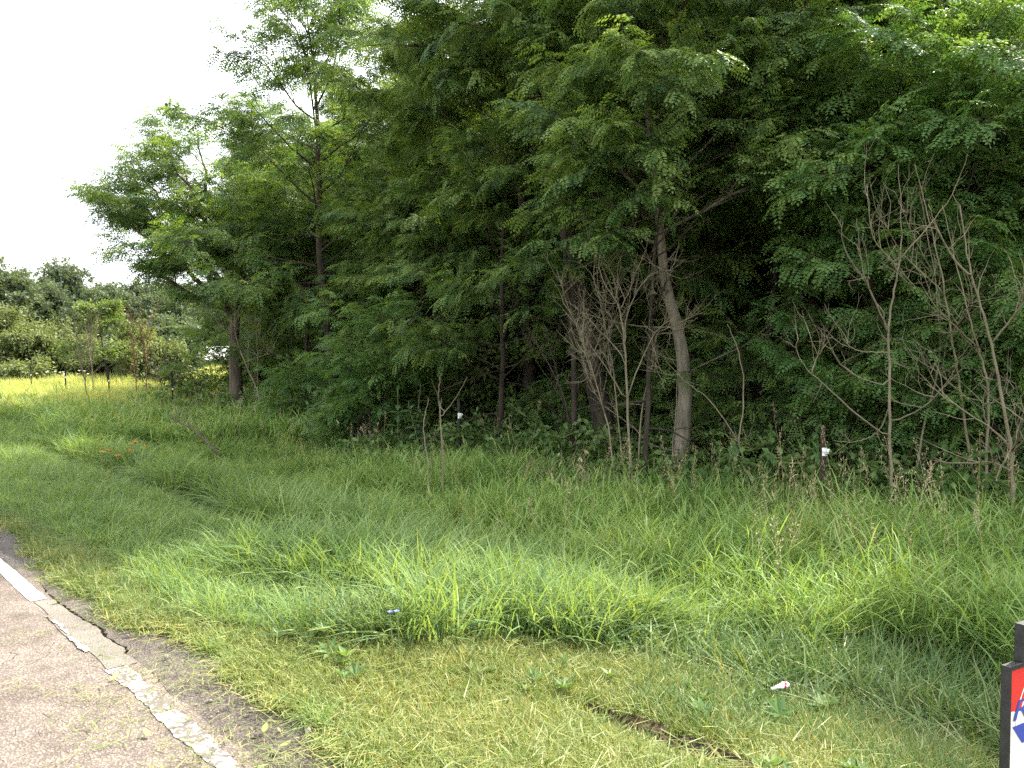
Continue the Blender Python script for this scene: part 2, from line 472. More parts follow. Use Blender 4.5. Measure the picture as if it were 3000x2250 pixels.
def spray_simple(seed, n=34, rad=.34, ll=.10, lw=.06, flat=.7, mi_tw=1):
    """a bunch of plain oval leaves round a few short twigs"""
    rs = np.random.RandomState(seed)
    mb = MB()
    for k in range(5):
        a = rs.uniform(-1.2, 1.2); q = np.array([math.cos(a), math.sin(a), rs.uniform(-.3, .6)])
        mb.tube([np.zeros(3), q * rad * .6, q * rad], [.006, .004, .002], 3, 1, .3, cap=False)
        for i in range(n // 5):
            f = rs.uniform(.25, 1.05)
            b = q * rad * f + rs.randn(3) * rad * .12
            ld = q * .5 + rs.randn(3) * .7 + np.array([0, 0, -.25])
            leaf_quad(mb, b, ld, np.array([0, 0, 1.0]) + rs.randn(3) * .5, ll * rs.uniform(.7, 1.2), lw * rs.uniform(.8, 1.15), 0, rs.rand(), .12)
    return mb
SPR = {}
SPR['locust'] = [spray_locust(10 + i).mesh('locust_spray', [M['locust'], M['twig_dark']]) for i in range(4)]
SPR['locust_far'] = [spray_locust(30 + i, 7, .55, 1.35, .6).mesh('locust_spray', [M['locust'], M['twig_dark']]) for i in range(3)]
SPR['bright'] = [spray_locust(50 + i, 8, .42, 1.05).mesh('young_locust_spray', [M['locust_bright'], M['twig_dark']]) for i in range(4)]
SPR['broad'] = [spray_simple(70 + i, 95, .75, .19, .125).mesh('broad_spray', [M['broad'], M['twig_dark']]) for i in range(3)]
SPR['olive'] = [spray_simple(80 + i, 46, .42, .12, .05).mesh('pale_spray', [M['olive'], M['twig_dark']]) for i in range(3)]
SPR['yellow'] = [spray_simple(85 + i, 40, .42, .13, .07).mesh('bright_spray', [M['yellow'], M['twig_dark']]) for i in range(3)]
SPR['weed'] = [spray_simple(90 + i, 40, .28, .085, .05).mesh('weed_spray', [M['g_weed'], M['stem']]) for i in range(3)]

# ------------------------------------------------------------------ grass tufts
def tuft(seed, n, rad, hl, wid, lean=.35, curl=.9, bias=(0, 0), seg=4, flat=0.0):
    rs = np.random.RandomState(seed)
    mb = MB()
    for k in range(n):
        a = rs.uniform(0, 6.28); r = rad * math.sqrt(rs.rand())
        p = np.array([r * math.cos(a), r * math.sin(a), 0.0])
        h = rs.uniform(*hl); w = wid * rs.uniform(.7, 1.25)
        az = rs.uniform(0, 6.28)
        hd = np.array([math.cos(az), math.sin(az), 0]) * lean + np.array([bias[0], bias[1], 0])
        d = np.array([hd[0] * rs.rand() * 1.2, hd[1] * rs.rand() * 1.2, 1.0])
        if flat: d = np.array([math.cos(az), math.sin(az), rs.uniform(.02, .3) * (1 - flat) + rs.uniform(0, .08)]); p[2] = rs.uniform(0, .03)
        d /= np.linalg.norm(d)
        hz = np.array([d[0], d[1], 0]); hz = hz / (np.linalg.norm(hz) + 1e-6)
        sd = np.array([-hz[1], hz[0], 0]); sd = sd * math.cos(.5) + np.array([0, 0, 1]) * math.sin(rs.uniform(-.5, .5))
        vs = []; c = curl * rs.uniform(.2, 1.3)
        t = rs.rand()
        for i in range(seg + 1):
            f = i / seg
            ww = w * (1 - f ** 1.6) * .5
            if i == seg: vs.append(p.copy())
            else: vs += [p - sd * ww, p + sd * ww]
            d = d + (hz * .9 + np.array([0, 0, -.55])) * c * (f + .25) * (1.3 / seg)
            d /= np.linalg.norm(d)
            p = p + d * h / seg
            if p[2] < .004: p[2] = .004
        fs = [(2 * i, 2 * i + 1, 2 * i + 3, 2 * i + 2) for i in range(seg - 1)] + [(2 * seg - 2, 2 * seg - 1, 2 * seg)]
        mb.add(vs, fs, 0, t)
    return mb
def blade(mb, rs, p, d, h, w, curl, seg, tint):
    p = p.copy(); d = d / np.linalg.norm(d)
    hz = np.array([d[0], d[1], 0]); hz = hz / (np.linalg.norm(hz) + 1e-6)
    tw = rs.uniform(-.7, .7)
    sd = np.array([-hz[1], hz[0], 0]) * math.cos(tw) + np.array([0, 0, 1]) * math.sin(tw)
    vs = []
    for i in range(seg + 1):
        f = i / seg
        ww = w * min(1, .55 + 2 * f) * (1 - f ** 2.2) * .5
        if i == seg: vs.append(p.copy())
        else: vs += [p - sd * ww, p + sd * ww]
        d = d + (hz * .9 + np.array([0, 0, -.6])) * curl * (f + .25) * (1.3 / seg); d /= np.linalg.norm(d)
        p = p + d * h / seg
        p[2] = max(p[2], .004)
    mb.add(vs, [(2 * i, 2 * i + 1, 2 * i + 3, 2 * i + 2) for i in range(seg - 1)] + [(2 * seg - 2, 2 * seg - 1, 2 * seg)], 0, tint)
def culms(seed, nc, rad, H, leafL, w, nl=5, seg=4, lean=.22, curl=1.1):
    """leafy grass stems: every stem carries blades that arch out at several heights"""
    rs = np.random.RandomState(seed)
    mb = MB()
    for k in range(nc):
        a = rs.uniform(0, 6.28); r = rad * math.sqrt(rs.rand())
        p0 = np.array([r * math.cos(a), r * math.sin(a), 0.0])
        d = np.array([rs.randn() * lean, rs.randn() * lean, 1.0]); d /= np.linalg.norm(d)
        h = rs.uniform(*H); t0 = rs.rand()
        sd = np.array([.0022, .0012, 0])
        mb.add([p0 - sd, p0 + sd, p0 + d * h + sd * .4, p0 + d * h - sd * .4], [(0, 1, 2, 3)], 0, t0 * .6)
        az = rs.rand() * 6.28
        n = rs.randint(nl - 1, nl + 2)
        for i in range(n):
            f = .12 + .88 * (i + rs.rand() * .6) / n
            az += math.pi + rs.uniform(-.9, .9)
            out = np.array([math.cos(az), math.sin(az), 0])
            up = rs.uniform(.6, 1.6)
            blade(mb, rs, p0 + d * h * f, out + np.array([0, 0, up]) + d * .3, rs.uniform(*leafL), w * rs.uniform(.7, 1.2), curl * rs.uniform(.3, 1.3), seg, np.clip(t0 * .5 + .5 * f * rs.uniform(.6, 1.0), 0, 1))
    return mb
def panicle(seed, H, m):
    rs = np.random.RandomState(seed); mb = MB()
    for k in range(2):
        d = np.array([rs.randn() * .12, rs.randn() * .12, 1.0]); h = rs.uniform(*H)
        path = [np.array([rs.randn() * .03, rs.randn() * .03, 0])]
        for i in range(6):
            d = d + np.array([rs.randn() * .03, rs.randn() * .03, 0]); d /= np.linalg.norm(d); path.append(path[-1] + d * h / 6)
        mb.tube(path, np.linspace(.0022, .0012, 7), 3, 0, .3, cap=False)
        for q in range(26):
            f = rs.uniform(.78, 1.02); c = path[0] + (path[-1] - path[0]) * f
            leaf_quad(mb, c + rs.randn(3) * .012, d * .8 + rs.randn(3) * .6, rs.randn(3), rs.uniform(.015, .04), .006, 0, rs.rand(), .2)
    return mb
TF = {}
TF['tall'] = [culms(100 + i, 6, .13, (.30, .80), (.16, .36), .0105, 7).mesh('tall_tuft', [M['g_tall']]) for i in range(7)]
TF['tall_far'] = [culms(110 + i, 8, .26, (.30, .80), (.2, .42), .026, 5, 3).mesh('tall_tuft', [M['g_tall']]) for i in range(4)]
TF['lush'] = [tuft(120 + i, 20, .12, (.24, .58), .0135, .75, 1.7, (-.2, -.1)).mesh('lush_tuft', [M['g_lush']]) for i in range(7)]
TF['lush_far'] = [tuft(130 + i, 22, .24, (.22, .48), .026, .7, 1.5, (-.2, -.1), seg=3).mesh('lush_tuft', [M['g_lush']]) for i in range(4)]
TF['mown'] = [tuft(140 + i, 22, .10, (.03, .13), .006, .9, .8, seg=3).mesh('mown_tuft', [M['g_mown']]) for i in range(5)]
TF['strewn'] = [tuft(150 + i, 16, .14, (.03, .13), .0042, 1, .25, seg=3, flat=.8).mesh('strewn_blades', [M['g_mown']]) for i in range(5)]
TF['cut'] = [tuft(160 + i, 18, .15, (.10, .34), .011, 1, .95, seg=4, flat=.3).mesh('cut_blades', [M['g_cut']]) for i in range(6)]
TF['cutstand'] = [tuft(166 + i, 16, .10, (.10, .28), .009, .8, 1.2, seg=3).mesh('cut_tuft', [M['g_cut']]) for i in range(4)]
TF['field'] = [tuft(170 + i, 26, .40, (.22, .6), .03, .35, .6, seg=2).mesh('field_tuft', [M['g_field']]) for i in range(4)]
TF['seed'] = [panicle(180 + i, (.75, 1.15), M['dry']).mesh('seed_head', [M['dry']]) for i in range(3)]
TF['under'] = SPR['weed']
def rosette(seed):
    rs = np.random.RandomState(seed); mb = MB()
    n = rs.randint(6, 11)
    for i in range(n):
        a = i * 2.4 + rs.uniform(-.3, .3); q = np.array([math.cos(a), math.sin(a), rs.uniform(.15, .8)])
        leaf_quad(mb, np.array([0, 0, .01]), q, np.array([0, 0, 1.0]) + rs.randn(3) * .2, rs.uniform(.05, .12), rs.uniform(.022, .042), 0, rs.rand(), .2)
    return mb
def stone(seed):
    rs = np.random.RandomState(seed); mb = MB()
    v = np.array([(x, y, z) for x in (-1, 1) for y in (-1, 1) for z in (-1, 1)] + [(1.35, 0, 0), (-1.35, 0, 0), (0, 1.35, 0), (0, -1.35, 0), (0, 0, 1.3), (0, 0, -1.3)], float)
    v = v * (1 + rs.uniform(-.25, .25, (14, 1))) * .006 * np.array([1.2, 1, .7])
    f = []
    for c, q in ((8, (4, 6, 7, 5)), (9, (0, 1, 3, 2)), (10, (2, 3, 7, 6)), (11, (0, 4, 5, 1)), (12, (1, 5, 7, 3)), (13, (0, 2, 6, 4))):
        for i in range(4): f.append((c, q[i], q[(i + 1) % 4]))
    mb.add(v, f); return mb
TF['rosette'] = [rosette(190 + i).mesh('weed_rosette', [M['g_weed']]) for i in range(5)]
M['pebble'] = plain('road_grit', (.19, .16, .135), .9, .2, .5, 90)
TF['pebble'] = [stone(200 + i).mesh('pebble', [M['pebble']]) for i in range(5)]

# ================================================================== SETTING
# ground sheet
def spaced(n, ext, k):
    i = np.linspace(-1, 1, n)
    return ext * np.sinh(k * i) / math.sinh(k)
gx = spaced(241, 700, 7.2); gy = spaced(241, 700, 7.2) + 4
X, Y = np.meshgrid(gx, gy, indexing='ij')
Z = gz(X, Y)
n0, n1_ = X.shape
idx = np.arange(n0 * n1_).reshape(n0, n1_)
fcs = np.stack([idx[:-1, :-1], idx[1:, :-1], idx[1:, 1:], idx[:-1, 1:]], -1).reshape(-1, 4)
mb = MB(); mb.add(np.stack([X, Y, Z], -1).reshape(-1, 3), [tuple(f) for f in fcs.tolist()])
mb.obj('ground', M['ground'], smooth=True, kind='structure')

# road slab with its broken edge, shoulder, patch and edge line
def to_se(px, py, z=0.0):
    t = 4.0
    v = (1125 - py) / FPX; c, s_ = math.cos(R(PITCH)), math.sin(R(PITCH))
    dy, dz = c + v * s_, -s_ + v * c
    k = (CAM_H - z) / -dz
    return SE((px - 1500) / FPX * k, dy * k)
crack_px = [(95, 1695), (120, 1720), (150, 1752), (183, 1778), (208, 1794), (241, 1817), (268, 1830), (294, 1845), (300, 1858), (309, 1870), (338, 1884), (367, 1903), (357, 1923)]
crk = np.array(sorted(to_se(*q) for q in crack_px))
rs = np.random.RandomState(8)
sgrid = np.concatenate([np.linspace(-160, -4, 40), np.arange(-3.5, 14, .035), np.linspace(14.5, 400, 120)])
base_edge = .085 + .012 * np.sin(sgrid * 3.1) + .008 * np.sin(sgrid * 11 + 1) + .004 * rs.randn(len(sgrid))
ce = np.interp(sgrid, crk[:, 0], crk[:, 1], left=np.nan, right=np.nan)
inck = ~np.isnan(ce)
lo_, hi_ = crk[0, 0], crk[-1, 0]
bl = np.clip(np.minimum((sgrid - lo_) / .03, (hi_ - sgrid) / .5), 0, 1)
Cedge = np.where(inck, np.nan_to_num(ce) * bl + base_edge * (1 - bl) + .004 * rs.randn(len(sgrid)), base_edge)
gap = np.where(inck, .021 * np.clip(np.minimum((sgrid - lo_) / .06, (hi_ - sgrid) / .7), 0, 1) * (1 + .35 * rs.randn(len(sgrid))).clip(.4, 2), 0.0)
gap += np.where((sgrid > 2.6) & (sgrid < 4.3), .0045 * np.clip(np.sin(sgrid * 5.3) + .2, 0, 1), 0)
def strip(name, m, cols, zz, kind='structure', thick=.05):
    mb = MB(); k = len(cols)
    pts = []
    for (e_arr, z_arr) in zip(cols, zz):
        x, y = W(sgrid, e_arr); pts.append(np.stack([x, y, np.zeros_like(x) + z_arr], -1))
    v = np.stack(pts, 1).reshape(-1, 3)
    fs = [(i * k + j, i * k + j + 1, (i + 1) * k + j + 1, (i + 1) * k + j) for i in range(len(sgrid) - 1) for j in range(k - 1)]
    mb.add(v, [f[::-1] for f in fs])
    return mb.obj(name, m, kind=kind)
one = np.ones_like(sgrid)
strip('road', M['asphalt'], [-8.3 * one, -8.2 * one, -4 * one, -1.2 * one, -.4 * one, Cedge, Cedge + .0015], [-.08, 0, 0, 0, 0, 0, -.05])
se_edge = .30 + .05 * np.sin(sgrid * 1.7 + .5) + .04 * np.sin(sgrid * 4.9) + .03 * np.sin(sgrid * 13) + .02 * rs.randn(len(sgrid))
se_edge = np.where(sgrid < 5, se_edge + .14 * np.clip((5 - sgrid) / 1.2, 0, 1), se_edge)
strip('road_shoulder', M['shoulder'], [Cedge + gap, Cedge + gap + .002, (Cedge + se_edge) / 2, se_edge - .05, se_edge, se_edge + .004], [-.05, -.006, -.006, -.010, -.016, -.07])
def ribbon(name, m, s0, s1, e0f, e1f, z, step=.03):
    s = np.arange(s0, s1, step)
    a, b = e0f(s), e1f(s)
    xa, ya = W(s, a); xb, yb = W(s, b)
    v = np.concatenate([np.stack([xa, ya, 0 * xa + z], -1), np.stack([xb, yb, 0 * xb + z], -1)])
    n = len(s)
    mb = MB(); mb.add(v, [(i, n + i, n + i + 1, i + 1)[::-1] for i in range(n - 1)])
    return mb.obj(name, m, kind='structure')
jr = lambda a, f, o: (lambda s: o + a * np.sin(s * f) + a * .6 * np.sin(s * f * 3.7 + 1) + a * .5 * np.sin(s * f * 9.1 + 2))
_ce = lambda s: np.interp(s, sgrid, Cedge)
ribbon('edge_line', M['paint'], 5.72, 60, jr(.002, 6, -.072), jr(.002, 7, .022), .004)
ribbon('edge_line', M['paint_worn'], -3.0, 4.26, jr(.007, 7, -.066), lambda s: np.minimum(jr(.007, 8, .026)(s), _ce(s) - .004), .004)
ribbon('edge_line', M['paint_worn'], 4.55, 5.35, jr(.007, 9, -.074), jr(.007, 14, -.052), .008)
ribbon('road_patch', M['patch'], 4.22, 5.70, lambda s: -.066 + .016 * np.sin(s * 6), lambda s: _ce(s) - .003, .004)

# bare soil gash torn in the mown verge
def soil_gash():
    pts = [ground_se(px, py, .03) for px, py in ((1705, 2088), (1770, 2112), (1850, 2140), (1930, 2180), (2020, 2208), (2110, 2240), (2230, 2300))]
    a = np.array(pts); rs = np.random.RandomState(5)
    ns, ne = 70, 15
    f = np.linspace(0, 1, ns)
    cs = np.interp(f, np.linspace(0, 1, len(a)), a[:, 0]); cee = np.interp(f, np.linspace(0, 1, len(a)), a[:, 1])
    wd = .085 * np.sin(np.pi * f) ** .6 * (1 + .35 * np.sin(f * 23) + .2 * np.sin(f * 51))
    V = []
    for i in range(ns):
        for j in range(ne):
            q = j / (ne - 1) * 2 - 1
            x, y = W(cs[i] - q * wd[i] * .6, cee[i] + q * wd[i])
            V.append((x, y, float(gz(x, y)) + .02 + .035 * (1 - q * q) * rs.rand() + (.05 * (q - .1) * (.6 + .8 * rs.rand()) if q > .1 else 0)))
    mb = MB(); mb.add(V, [(i * ne + j, (i + 1) * ne + j, (i + 1) * ne + j + 1, i * ne + j + 1) for i in range(ns - 1) for j in range(ne - 1)])
    mb.obj('bare_soil', M['soil'], kind='structure')
    return np.stack([cs, cee, wd], -1)
GASH = soil_gash()

# ------------------------------------------------------------------ grass
def grass():
    rs = np.random.RandomState(21)
    def wedge(n, t0, t1, pw, u=.86):
        q = rs.rand(n)
        t = (t0 ** (1 - pw) + q * (t1 ** (1 - pw) - t0 ** (1 - pw))) ** (1 / (1 - pw)) if pw != 1 else t0 * (t1 / t0) ** q
        x = rs.uniform(-u, u, n) * t
        return x, t
    sets = {k: [] for k in TF}
    def put(key, x, y, sc, tiltmax=.2, zoff=0.0, az=None):
        z = gz(x, y) + zoff
        n = len(x)
        rot = np.stack([rs.uniform(-tiltmax, tiltmax, n), rs.uniform(-tiltmax, tiltmax, n), rs.uniform(0, 6.28, n) if az is None else az + rs.uniform(-.7, .7, n)], -1)
        sets[key].append((np.stack([x, y, z], -1), rot, sc))
    def emow(s): return np.interp(s, [1.0, 1.4, 2.7, 3.2, 3.45, 3.8, 4.4, 5.2, 7, 30], [2.42, 2.37, 2.3, 2.2, 1.5, 1.0, .85, .68, .5, .45])
    def ecut(s): return np.interp(s, [-2, 1.5, 2.8, 3.8], [4.3, 3.7, 2.9, 2.0])
    def gash_free(s, e):
        d = np.min((s[:, None] - GASH[None, ::3, 0]) ** 2 + (e[:, None] - GASH[None, ::3, 1]) ** 2 - (GASH[None, ::3, 2] + .075) ** 2, axis=1)
        return d > 0
    edge_in = lambda s: np.interp(s, sgrid, se_edge)
    # near verge (t from 1.2 to 16)
    x, y = wedge(64000, 1.2, 17, .55)
    s, e = SE(x, y)
    nz = wob(x, y, 1.6); nz2 = wob(y, x, 5.0)
    mown = (e > edge_in(s) - .05 + .05 * nz2) & (e < emow(s) + .18 * nz)
    cut = (~mown) & (e >= emow(s) - .1) & (e < ecut(s) + .3 * nz) & (s < 4)
    lush = (~mown) & (~cut) & (e > .4) & (e < 3.0 + .25 * nz)
    tall = (e >= 3.0 + .25 * nz) & (~cut | (nz2 > .9)) & (e < 7.4)
    under = (e >= 7.0)
    r = rs.rand(len(x))
    free = gash_free(s, e)
    k = mown & free
    k0 = k & (nz2 - .4 * nz > -1.25)
    k = k0 & ((s < 5.2 + .5 * nz) | (r < .12))
    put('mown', x[k], y[k], .7 + .6 * rs.rand(k.sum()) + .25 * np.clip(nz[k], -1, 1))
    k = k0 & (s >= 5.2 + .5 * nz)
    put('cutstand', x[k], y[k], .35 + .45 * rs.rand(k.sum()), .3)
    k = mown & free & (nz + .5 * nz2 > .9) & (s < 6)
    put('cutstand', x[k], y[k], .4 + .5 * rs.rand(k.sum()), .3)
    k = cut & (r < .75)
    put('cut', x[k], y[k], .75 + .6 * rs.rand(k.sum()), .35)
    k = cut & (r > .55) & free
    put('cutstand', x[k], y[k], .8 + .8 * rs.rand(k.sum()))
    edge_h = np.where(s > 5.2 + .6 * nz, np.interp(e + .12 * nz, [0, 1.0, 1.9, 2.15, 2.35, 2.55, 3.0, 3.15], [.42, .55, .62, .26, .26, 1.15, 1.1, .6]), np.clip((e - .4) / .9, .35, 1))
    k = lush & (r < .62) & (nz2 > -1.5)
    put('lush', x[k], y[k], (.75 + .5 * rs.rand(k.sum())) * edge_h[k], .25, az=np.full(k.sum(), 0.3) + 1.1 * nz[k])
    k = tall & (r < .58)
    hh = np.interp(s, [6, 10], [1, .62]) * (.55 + .45 * rs.rand(len(x)) + .2 * np.clip(nz, -1.5, 1.5) + .1 * np.clip(nz2, -1.5, 1.5)) * np.interp(e, [2.7, 3.4, 4.4, 5.5, 7.5], [.45, .75, 1.0, 1.0, .75])
    put('tall', x[k], y[k], hh[k], .38)
    k = under & (r < .30)
    put('tall', x[k], y[k], .45 + .4 * rs.rand(k.sum()), .3)
    # extra thick mown/cut cover close to the lens
    x, y = wedge(42000, 1.3, 7.5, .2, .8)
    s, e = SE(x, y); nz = wob(x, y, 1.6); nz2 = wob(y, x, 5.0); free = gash_free(s, e)
    mown = (e > edge_in(s) - .03 + .05 * nz2) & (e < emow(s) + .18 * nz) & free
    put('mown', x[mown], y[mown], .7 + .6 * rs.rand(mown.sum()))
    k = mown & (rs.rand(len(x)) < .45)
    put('strewn', x[k], y[k], .7 + .6 * rs.rand(k.sum()), .25, .03)
    k = (e > emow(s)) & (e < ecut(s) + .2 * nz) & (s < 4) & (rs.rand(len(x)) < .6)
    put('cut', x[k], y[k], .7 + .6 * rs.rand(k.sum()), .35)
    # loose clippings thinning out over the shoulder and the road
    x, y = wedge(12000, 2.0, 9, .6, .8)
    s, e = SE(x, y)
    pr = np.interp(e, [-1.6, -.5, 0, .35, .6], [0, .03, .10, .42, .6]) * np.interp(s, [2, 4.5, 6.5, 9], [1.3, .8, .25, .1])
    k = (rs.rand(len(x)) < pr) & (e < .75)
    put('strewn', x[k], y[k], .55 + .5 * rs.rand(k.sum()), .03, np.where(e[k] < .35, .066, .03))
    # further verge
    x, y = wedge(30000, 15, 46, .75)
    s, e = SE(x, y); nz = wob(x, y, .9); r = rs.rand(len(x))
    fieldy = np.clip((s - 22.5 + 1.5 * nz + .25 * np.clip(e - 4, 0, 4)) / 3, 0, 1)
    k = (e > .5) & (e < 3.0 + .3 * nz) & (r > fieldy)
    put('lush_far', x[k], y[k], .55 + .45 * rs.rand(k.sum()), .25)
    k = (e > 2.8 + .3 * nz) & (e < 7.6) & (r > fieldy * .9)
    put('tall_far', x[k], y[k], (.6 + .35 * rs.rand(len(x)) + .1 * nz)[k], .22)
    k = (e > 7.2) & (r < .35) & (s < 30)
    put('tall_far', x[k], y[k], .5 + .4 * rs.rand(k.sum()), .3)
    # sunlit field to the left and beyond
    x, y = wedge(64000, 17, 170, 1.15, .95)
    s, e = SE(x, y); nz = wob(x, y, .5)
    k = ((s > 21.5 + 1.5 * nz + .25 * np.clip(e - 4, 0, 4)) & (e > .8)) | (e > 22)
    put('field', x[k], y[k], (.75 + .7 * rs.rand(k.sum())) * np.interp(y[k], [25, 90, 170], [.9, 1.3, 2.4]), .2)
    x, y = wedge(7500, 6, 28, .6)
    s, e = SE(x, y); nz = wob(x, y, .8)
    k = (e > 6.1 + .35 * nz) & (e < 10) & (s < 25)
    z0 = rs.rand(k.sum()) ** 1.4 * np.interp(e[k], [6, 7, 8.5, 10], [.35, .7, .9, .6])
    put('under', x[k], y[k], .8 + .7 * rs.rand(k.sum()), .5, z0)
    k = (e > 3.4) & (e < 6.3) & (nz > 1.0) & (rs.rand(len(x)) < .5)
    put('under', x[k], y[k], .7 + .5 * rs.rand(k.sum()), .5, .35 * rs.rand(k.sum()))
    x, y = wedge(620, 5.5, 24, .6)
    s, e = SE(x, y); nz = wob(x, y, .8)
    k = (e > 4.6) & (e < 8.2) & ((nz > .2) | (rs.rand(len(x)) < .2)) & (s < 24)
    put('seed', x[k], y[k], .75 + .4 * rs.rand(k.sum()), .25)
    x, y = wedge(5200, 2.2, 11, .7)
    s, e = SE(x, y); nz = wob(x, y, 2.4)
    k = (e > .5) & (e < 3.2) & (nz > .35) & (rs.rand(len(x)) < .30)
    put('rosette', x[k], y[k], .4 + .6 * rs.rand(k.sum()), .25, .03 + .06 * rs.rand(k.sum()))
    x, y = wedge(900, 4.5, 15, .6)
    s, e = SE(x, y)
    k = (e > 3.3) & (e < 6) & (rs.rand(len(x)) < .16)
    put('seed', x[k], y[k], .6 + .3 * rs.rand(k.sum()), .35)
    x, y = wedge(30000, 2.2, 10, .8)
    s, e = SE(x, y)
    pr = np.interp(e, [-1.5, -.2, .06, .12, .3, .5, .7], [.004, .01, .05, .14, .5, .5, 0])
    k = (rs.rand(len(x)) < pr * .5)
    put('pebble', x[k], y[k], .35 + 1.1 * rs.rand(k.sum()) ** 3, 3.0, np.where(e[k] < .32, .060, .012))
    names = {'tall': 'tall_grass', 'tall_far': 'tall_grass', 'lush': 'lush_grass', 'lush_far': 'lush_grass', 'mown': 'mown_grass', 'strewn': 'grass_clippings',
             'seed': 'seed_heads', 'under': 'undergrowth', 'rosette': 'verge_weeds', 'pebble': 'gravel', 'cut': 'cut_grass', 'cutstand': 'cut_grass', 'field': 'field_grass'}
    labels = {'verge_weeds': 'small broad leaved weeds dotted through the mown verge', 'gravel': 'loose grit along the crumbling shoulder edge', 'seed_heads': 'tan dry grass seed heads standing above the tall grass', 'undergrowth': 'leafy green weeds along the foot of the thicket', 'tall_grass': 'tall upright grass growing in front of the thicket', 'lush_grass': 'lush arching blue green grass on the road verge',
              'mown_grass': 'short mown yellowing grass beside the road shoulder', 'grass_clippings': 'loose dry grass clippings strewn over shoulder and verge',
              'cut_grass': 'freshly cut grass lying in the ditch by the sign', 'field_grass': 'bright sunlit grass of the open field'}
    for key, lst in sets.items():
        if not lst: continue
        pts = np.concatenate([q[0] for q in lst]); rot = np.concatenate([q[1] for q in lst]); sc = np.concatenate([q[2] for q in lst])
        o = scatter(names[key], key, TF[key], pts, rot, sc, rs.randint(0, len(TF[key]), len(pts)))
        tag(o, labels[names[key]], {'gravel': 'gravel', 'undergrowth': 'weeds', 'verge_weeds': 'weeds'}.get(names[key], 'grass'))
grass()

# ------------------------------------------------------------------ trees
def curve_path(p0, d0, length, n, rs, up=.0, wobble=.12, droop=0.0):
    pts = [np.array(p0, float)]; d = np.array(d0, float); d /= np.linalg.norm(d)
    for i in range(n):
        f = i / n
        d = d + rs.randn(3) * wobble + np.array([0, 0, up * (1 - f) - droop * f])
        d /= np.linalg.norm(d)
        pts.append(pts[-1] + d * length / n)
    return np.array(pts)
def eul(d, rs, roll=.5, yaw=.6, pitch=.3):
    d = d / (np.linalg.norm(d) + 1e-9)
    az = math.atan2(d[1], d[0]) + rs.uniform(-yaw, yaw)
    el = math.asin(max(-1, min(1, d[2]))) * .6 + rs.uniform(-pitch, pitch)
    return (rs.uniform(-roll, roll), -el, az)
def branch_fill(mb, path, r0, rs, sprays, leafy=True, dens=1.0, start=.25, slen=1.0, mi=0, spread=1.0, dead=False):
    """second-order branches along a limb, with sprays of leaves towards their ends"""
    L_ = np.sum(np.linalg.norm(np.diff(path, axis=0), axis=1))
    m = max(2, int(L_ / .40 * dens))
    k = len(path) - 1
    for q in range(m):
        f = start + (1 - start) * (q + rs.rand()) / m
        i = min(k - 1, int(f * k)); ff = f * k - i
        p = path[i] * (1 - ff) + path[i + 1] * ff
        tan = path[i + 1] - path[i]; tan /= np.linalg.norm(tan) + 1e-9
        side = np.cross(tan, np.array([0, 0, 1.0])); side /= np.linalg.norm(side) + 1e-6
        sg = 1 if (q % 2) else -1
        d = tan * rs.uniform(.4, 1.0) + side * sg * rs.uniform(.5, 1.1) * spread + np.array([0, 0, rs.uniform(-.35, .55)])
        l2 = slen * (.35 + .75 * (1 - f) * min(2.2, L_ * .45)) * rs.uniform(.6, 1.25)
        sp = curve_path(p, d, l2, 5, rs, up=.06, wobble=.14, droop=.10)
        mb.tube(sp, np.linspace(max(.004, r0 * (1 - f) * .45 + .004), .003, 6), 4, mi, .4, cap=False)
        if dead:
            for w_ in range(3):
                j = rs.randint(1, 5)
                tw = curve_path(sp[j], (sp[j] - sp[j - 1]) + rs.randn(3) * .12, l2 * .5, 3, rs, wobble=.2)
                mb.tube(tw, [.004, .003, .003, .002], 3, mi, .4, cap=False)
            continue
        if leafy:
            ns = max(3, int(l2 / .085 * dens))
            for w_ in range(ns):
                g = .25 + .75 * ((w_ + rs.rand()) / ns) ** .8
                j = min(4, int(g * 5)); h = g * 5 - j
                pp = sp[j] * (1 - h) + sp[j + 1] * h
                dd = (sp[j + 1] - sp[j]) / l2 * 5 + rs.randn(3) * np.array([.7, .7, .25])
                sprays.append((pp, eul(dd, rs), rs.uniform(.75, 1.25)))
def finish_tree(name, base, mb, sprays, sk, barkm, label, cat, group, rs, crown='crown', sc=1.0):
    root = empty(name, base, label, cat, group)
    b = np.array(base)
    for i in range(len(mb.v)): mb.v[i] = mb.v[i] - b
    mb.obj('trunk', barkm, root, smooth=True)
    if sprays:
        pts = np.array([q[0] for q in sprays]) - b; rot = np.array([q[1] for q in sprays]); scl = np.array([q[2] for q in sprays]) * sc
        scatter(crown, sk, SPR[sk], pts, rot, scl, rs.randint(0, len(SPR[sk]), len(pts)), root, kind='stuff')
    return root
def crown_profile(f, shape):
    if shape == 'spread': return float(np.interp(f, [0, .15, .4, .7, 1], [.55, .85, 1.0, .75, .2]))
    if shape == 'column': return float(np.interp(f, [0, .2, .6, .9, 1], [.8, 1.0, .9, .5, .15]))
    return float(np.interp(f, [0, .25, .55, .85, 1], [.7, 1.0, .9, .55, .2]))
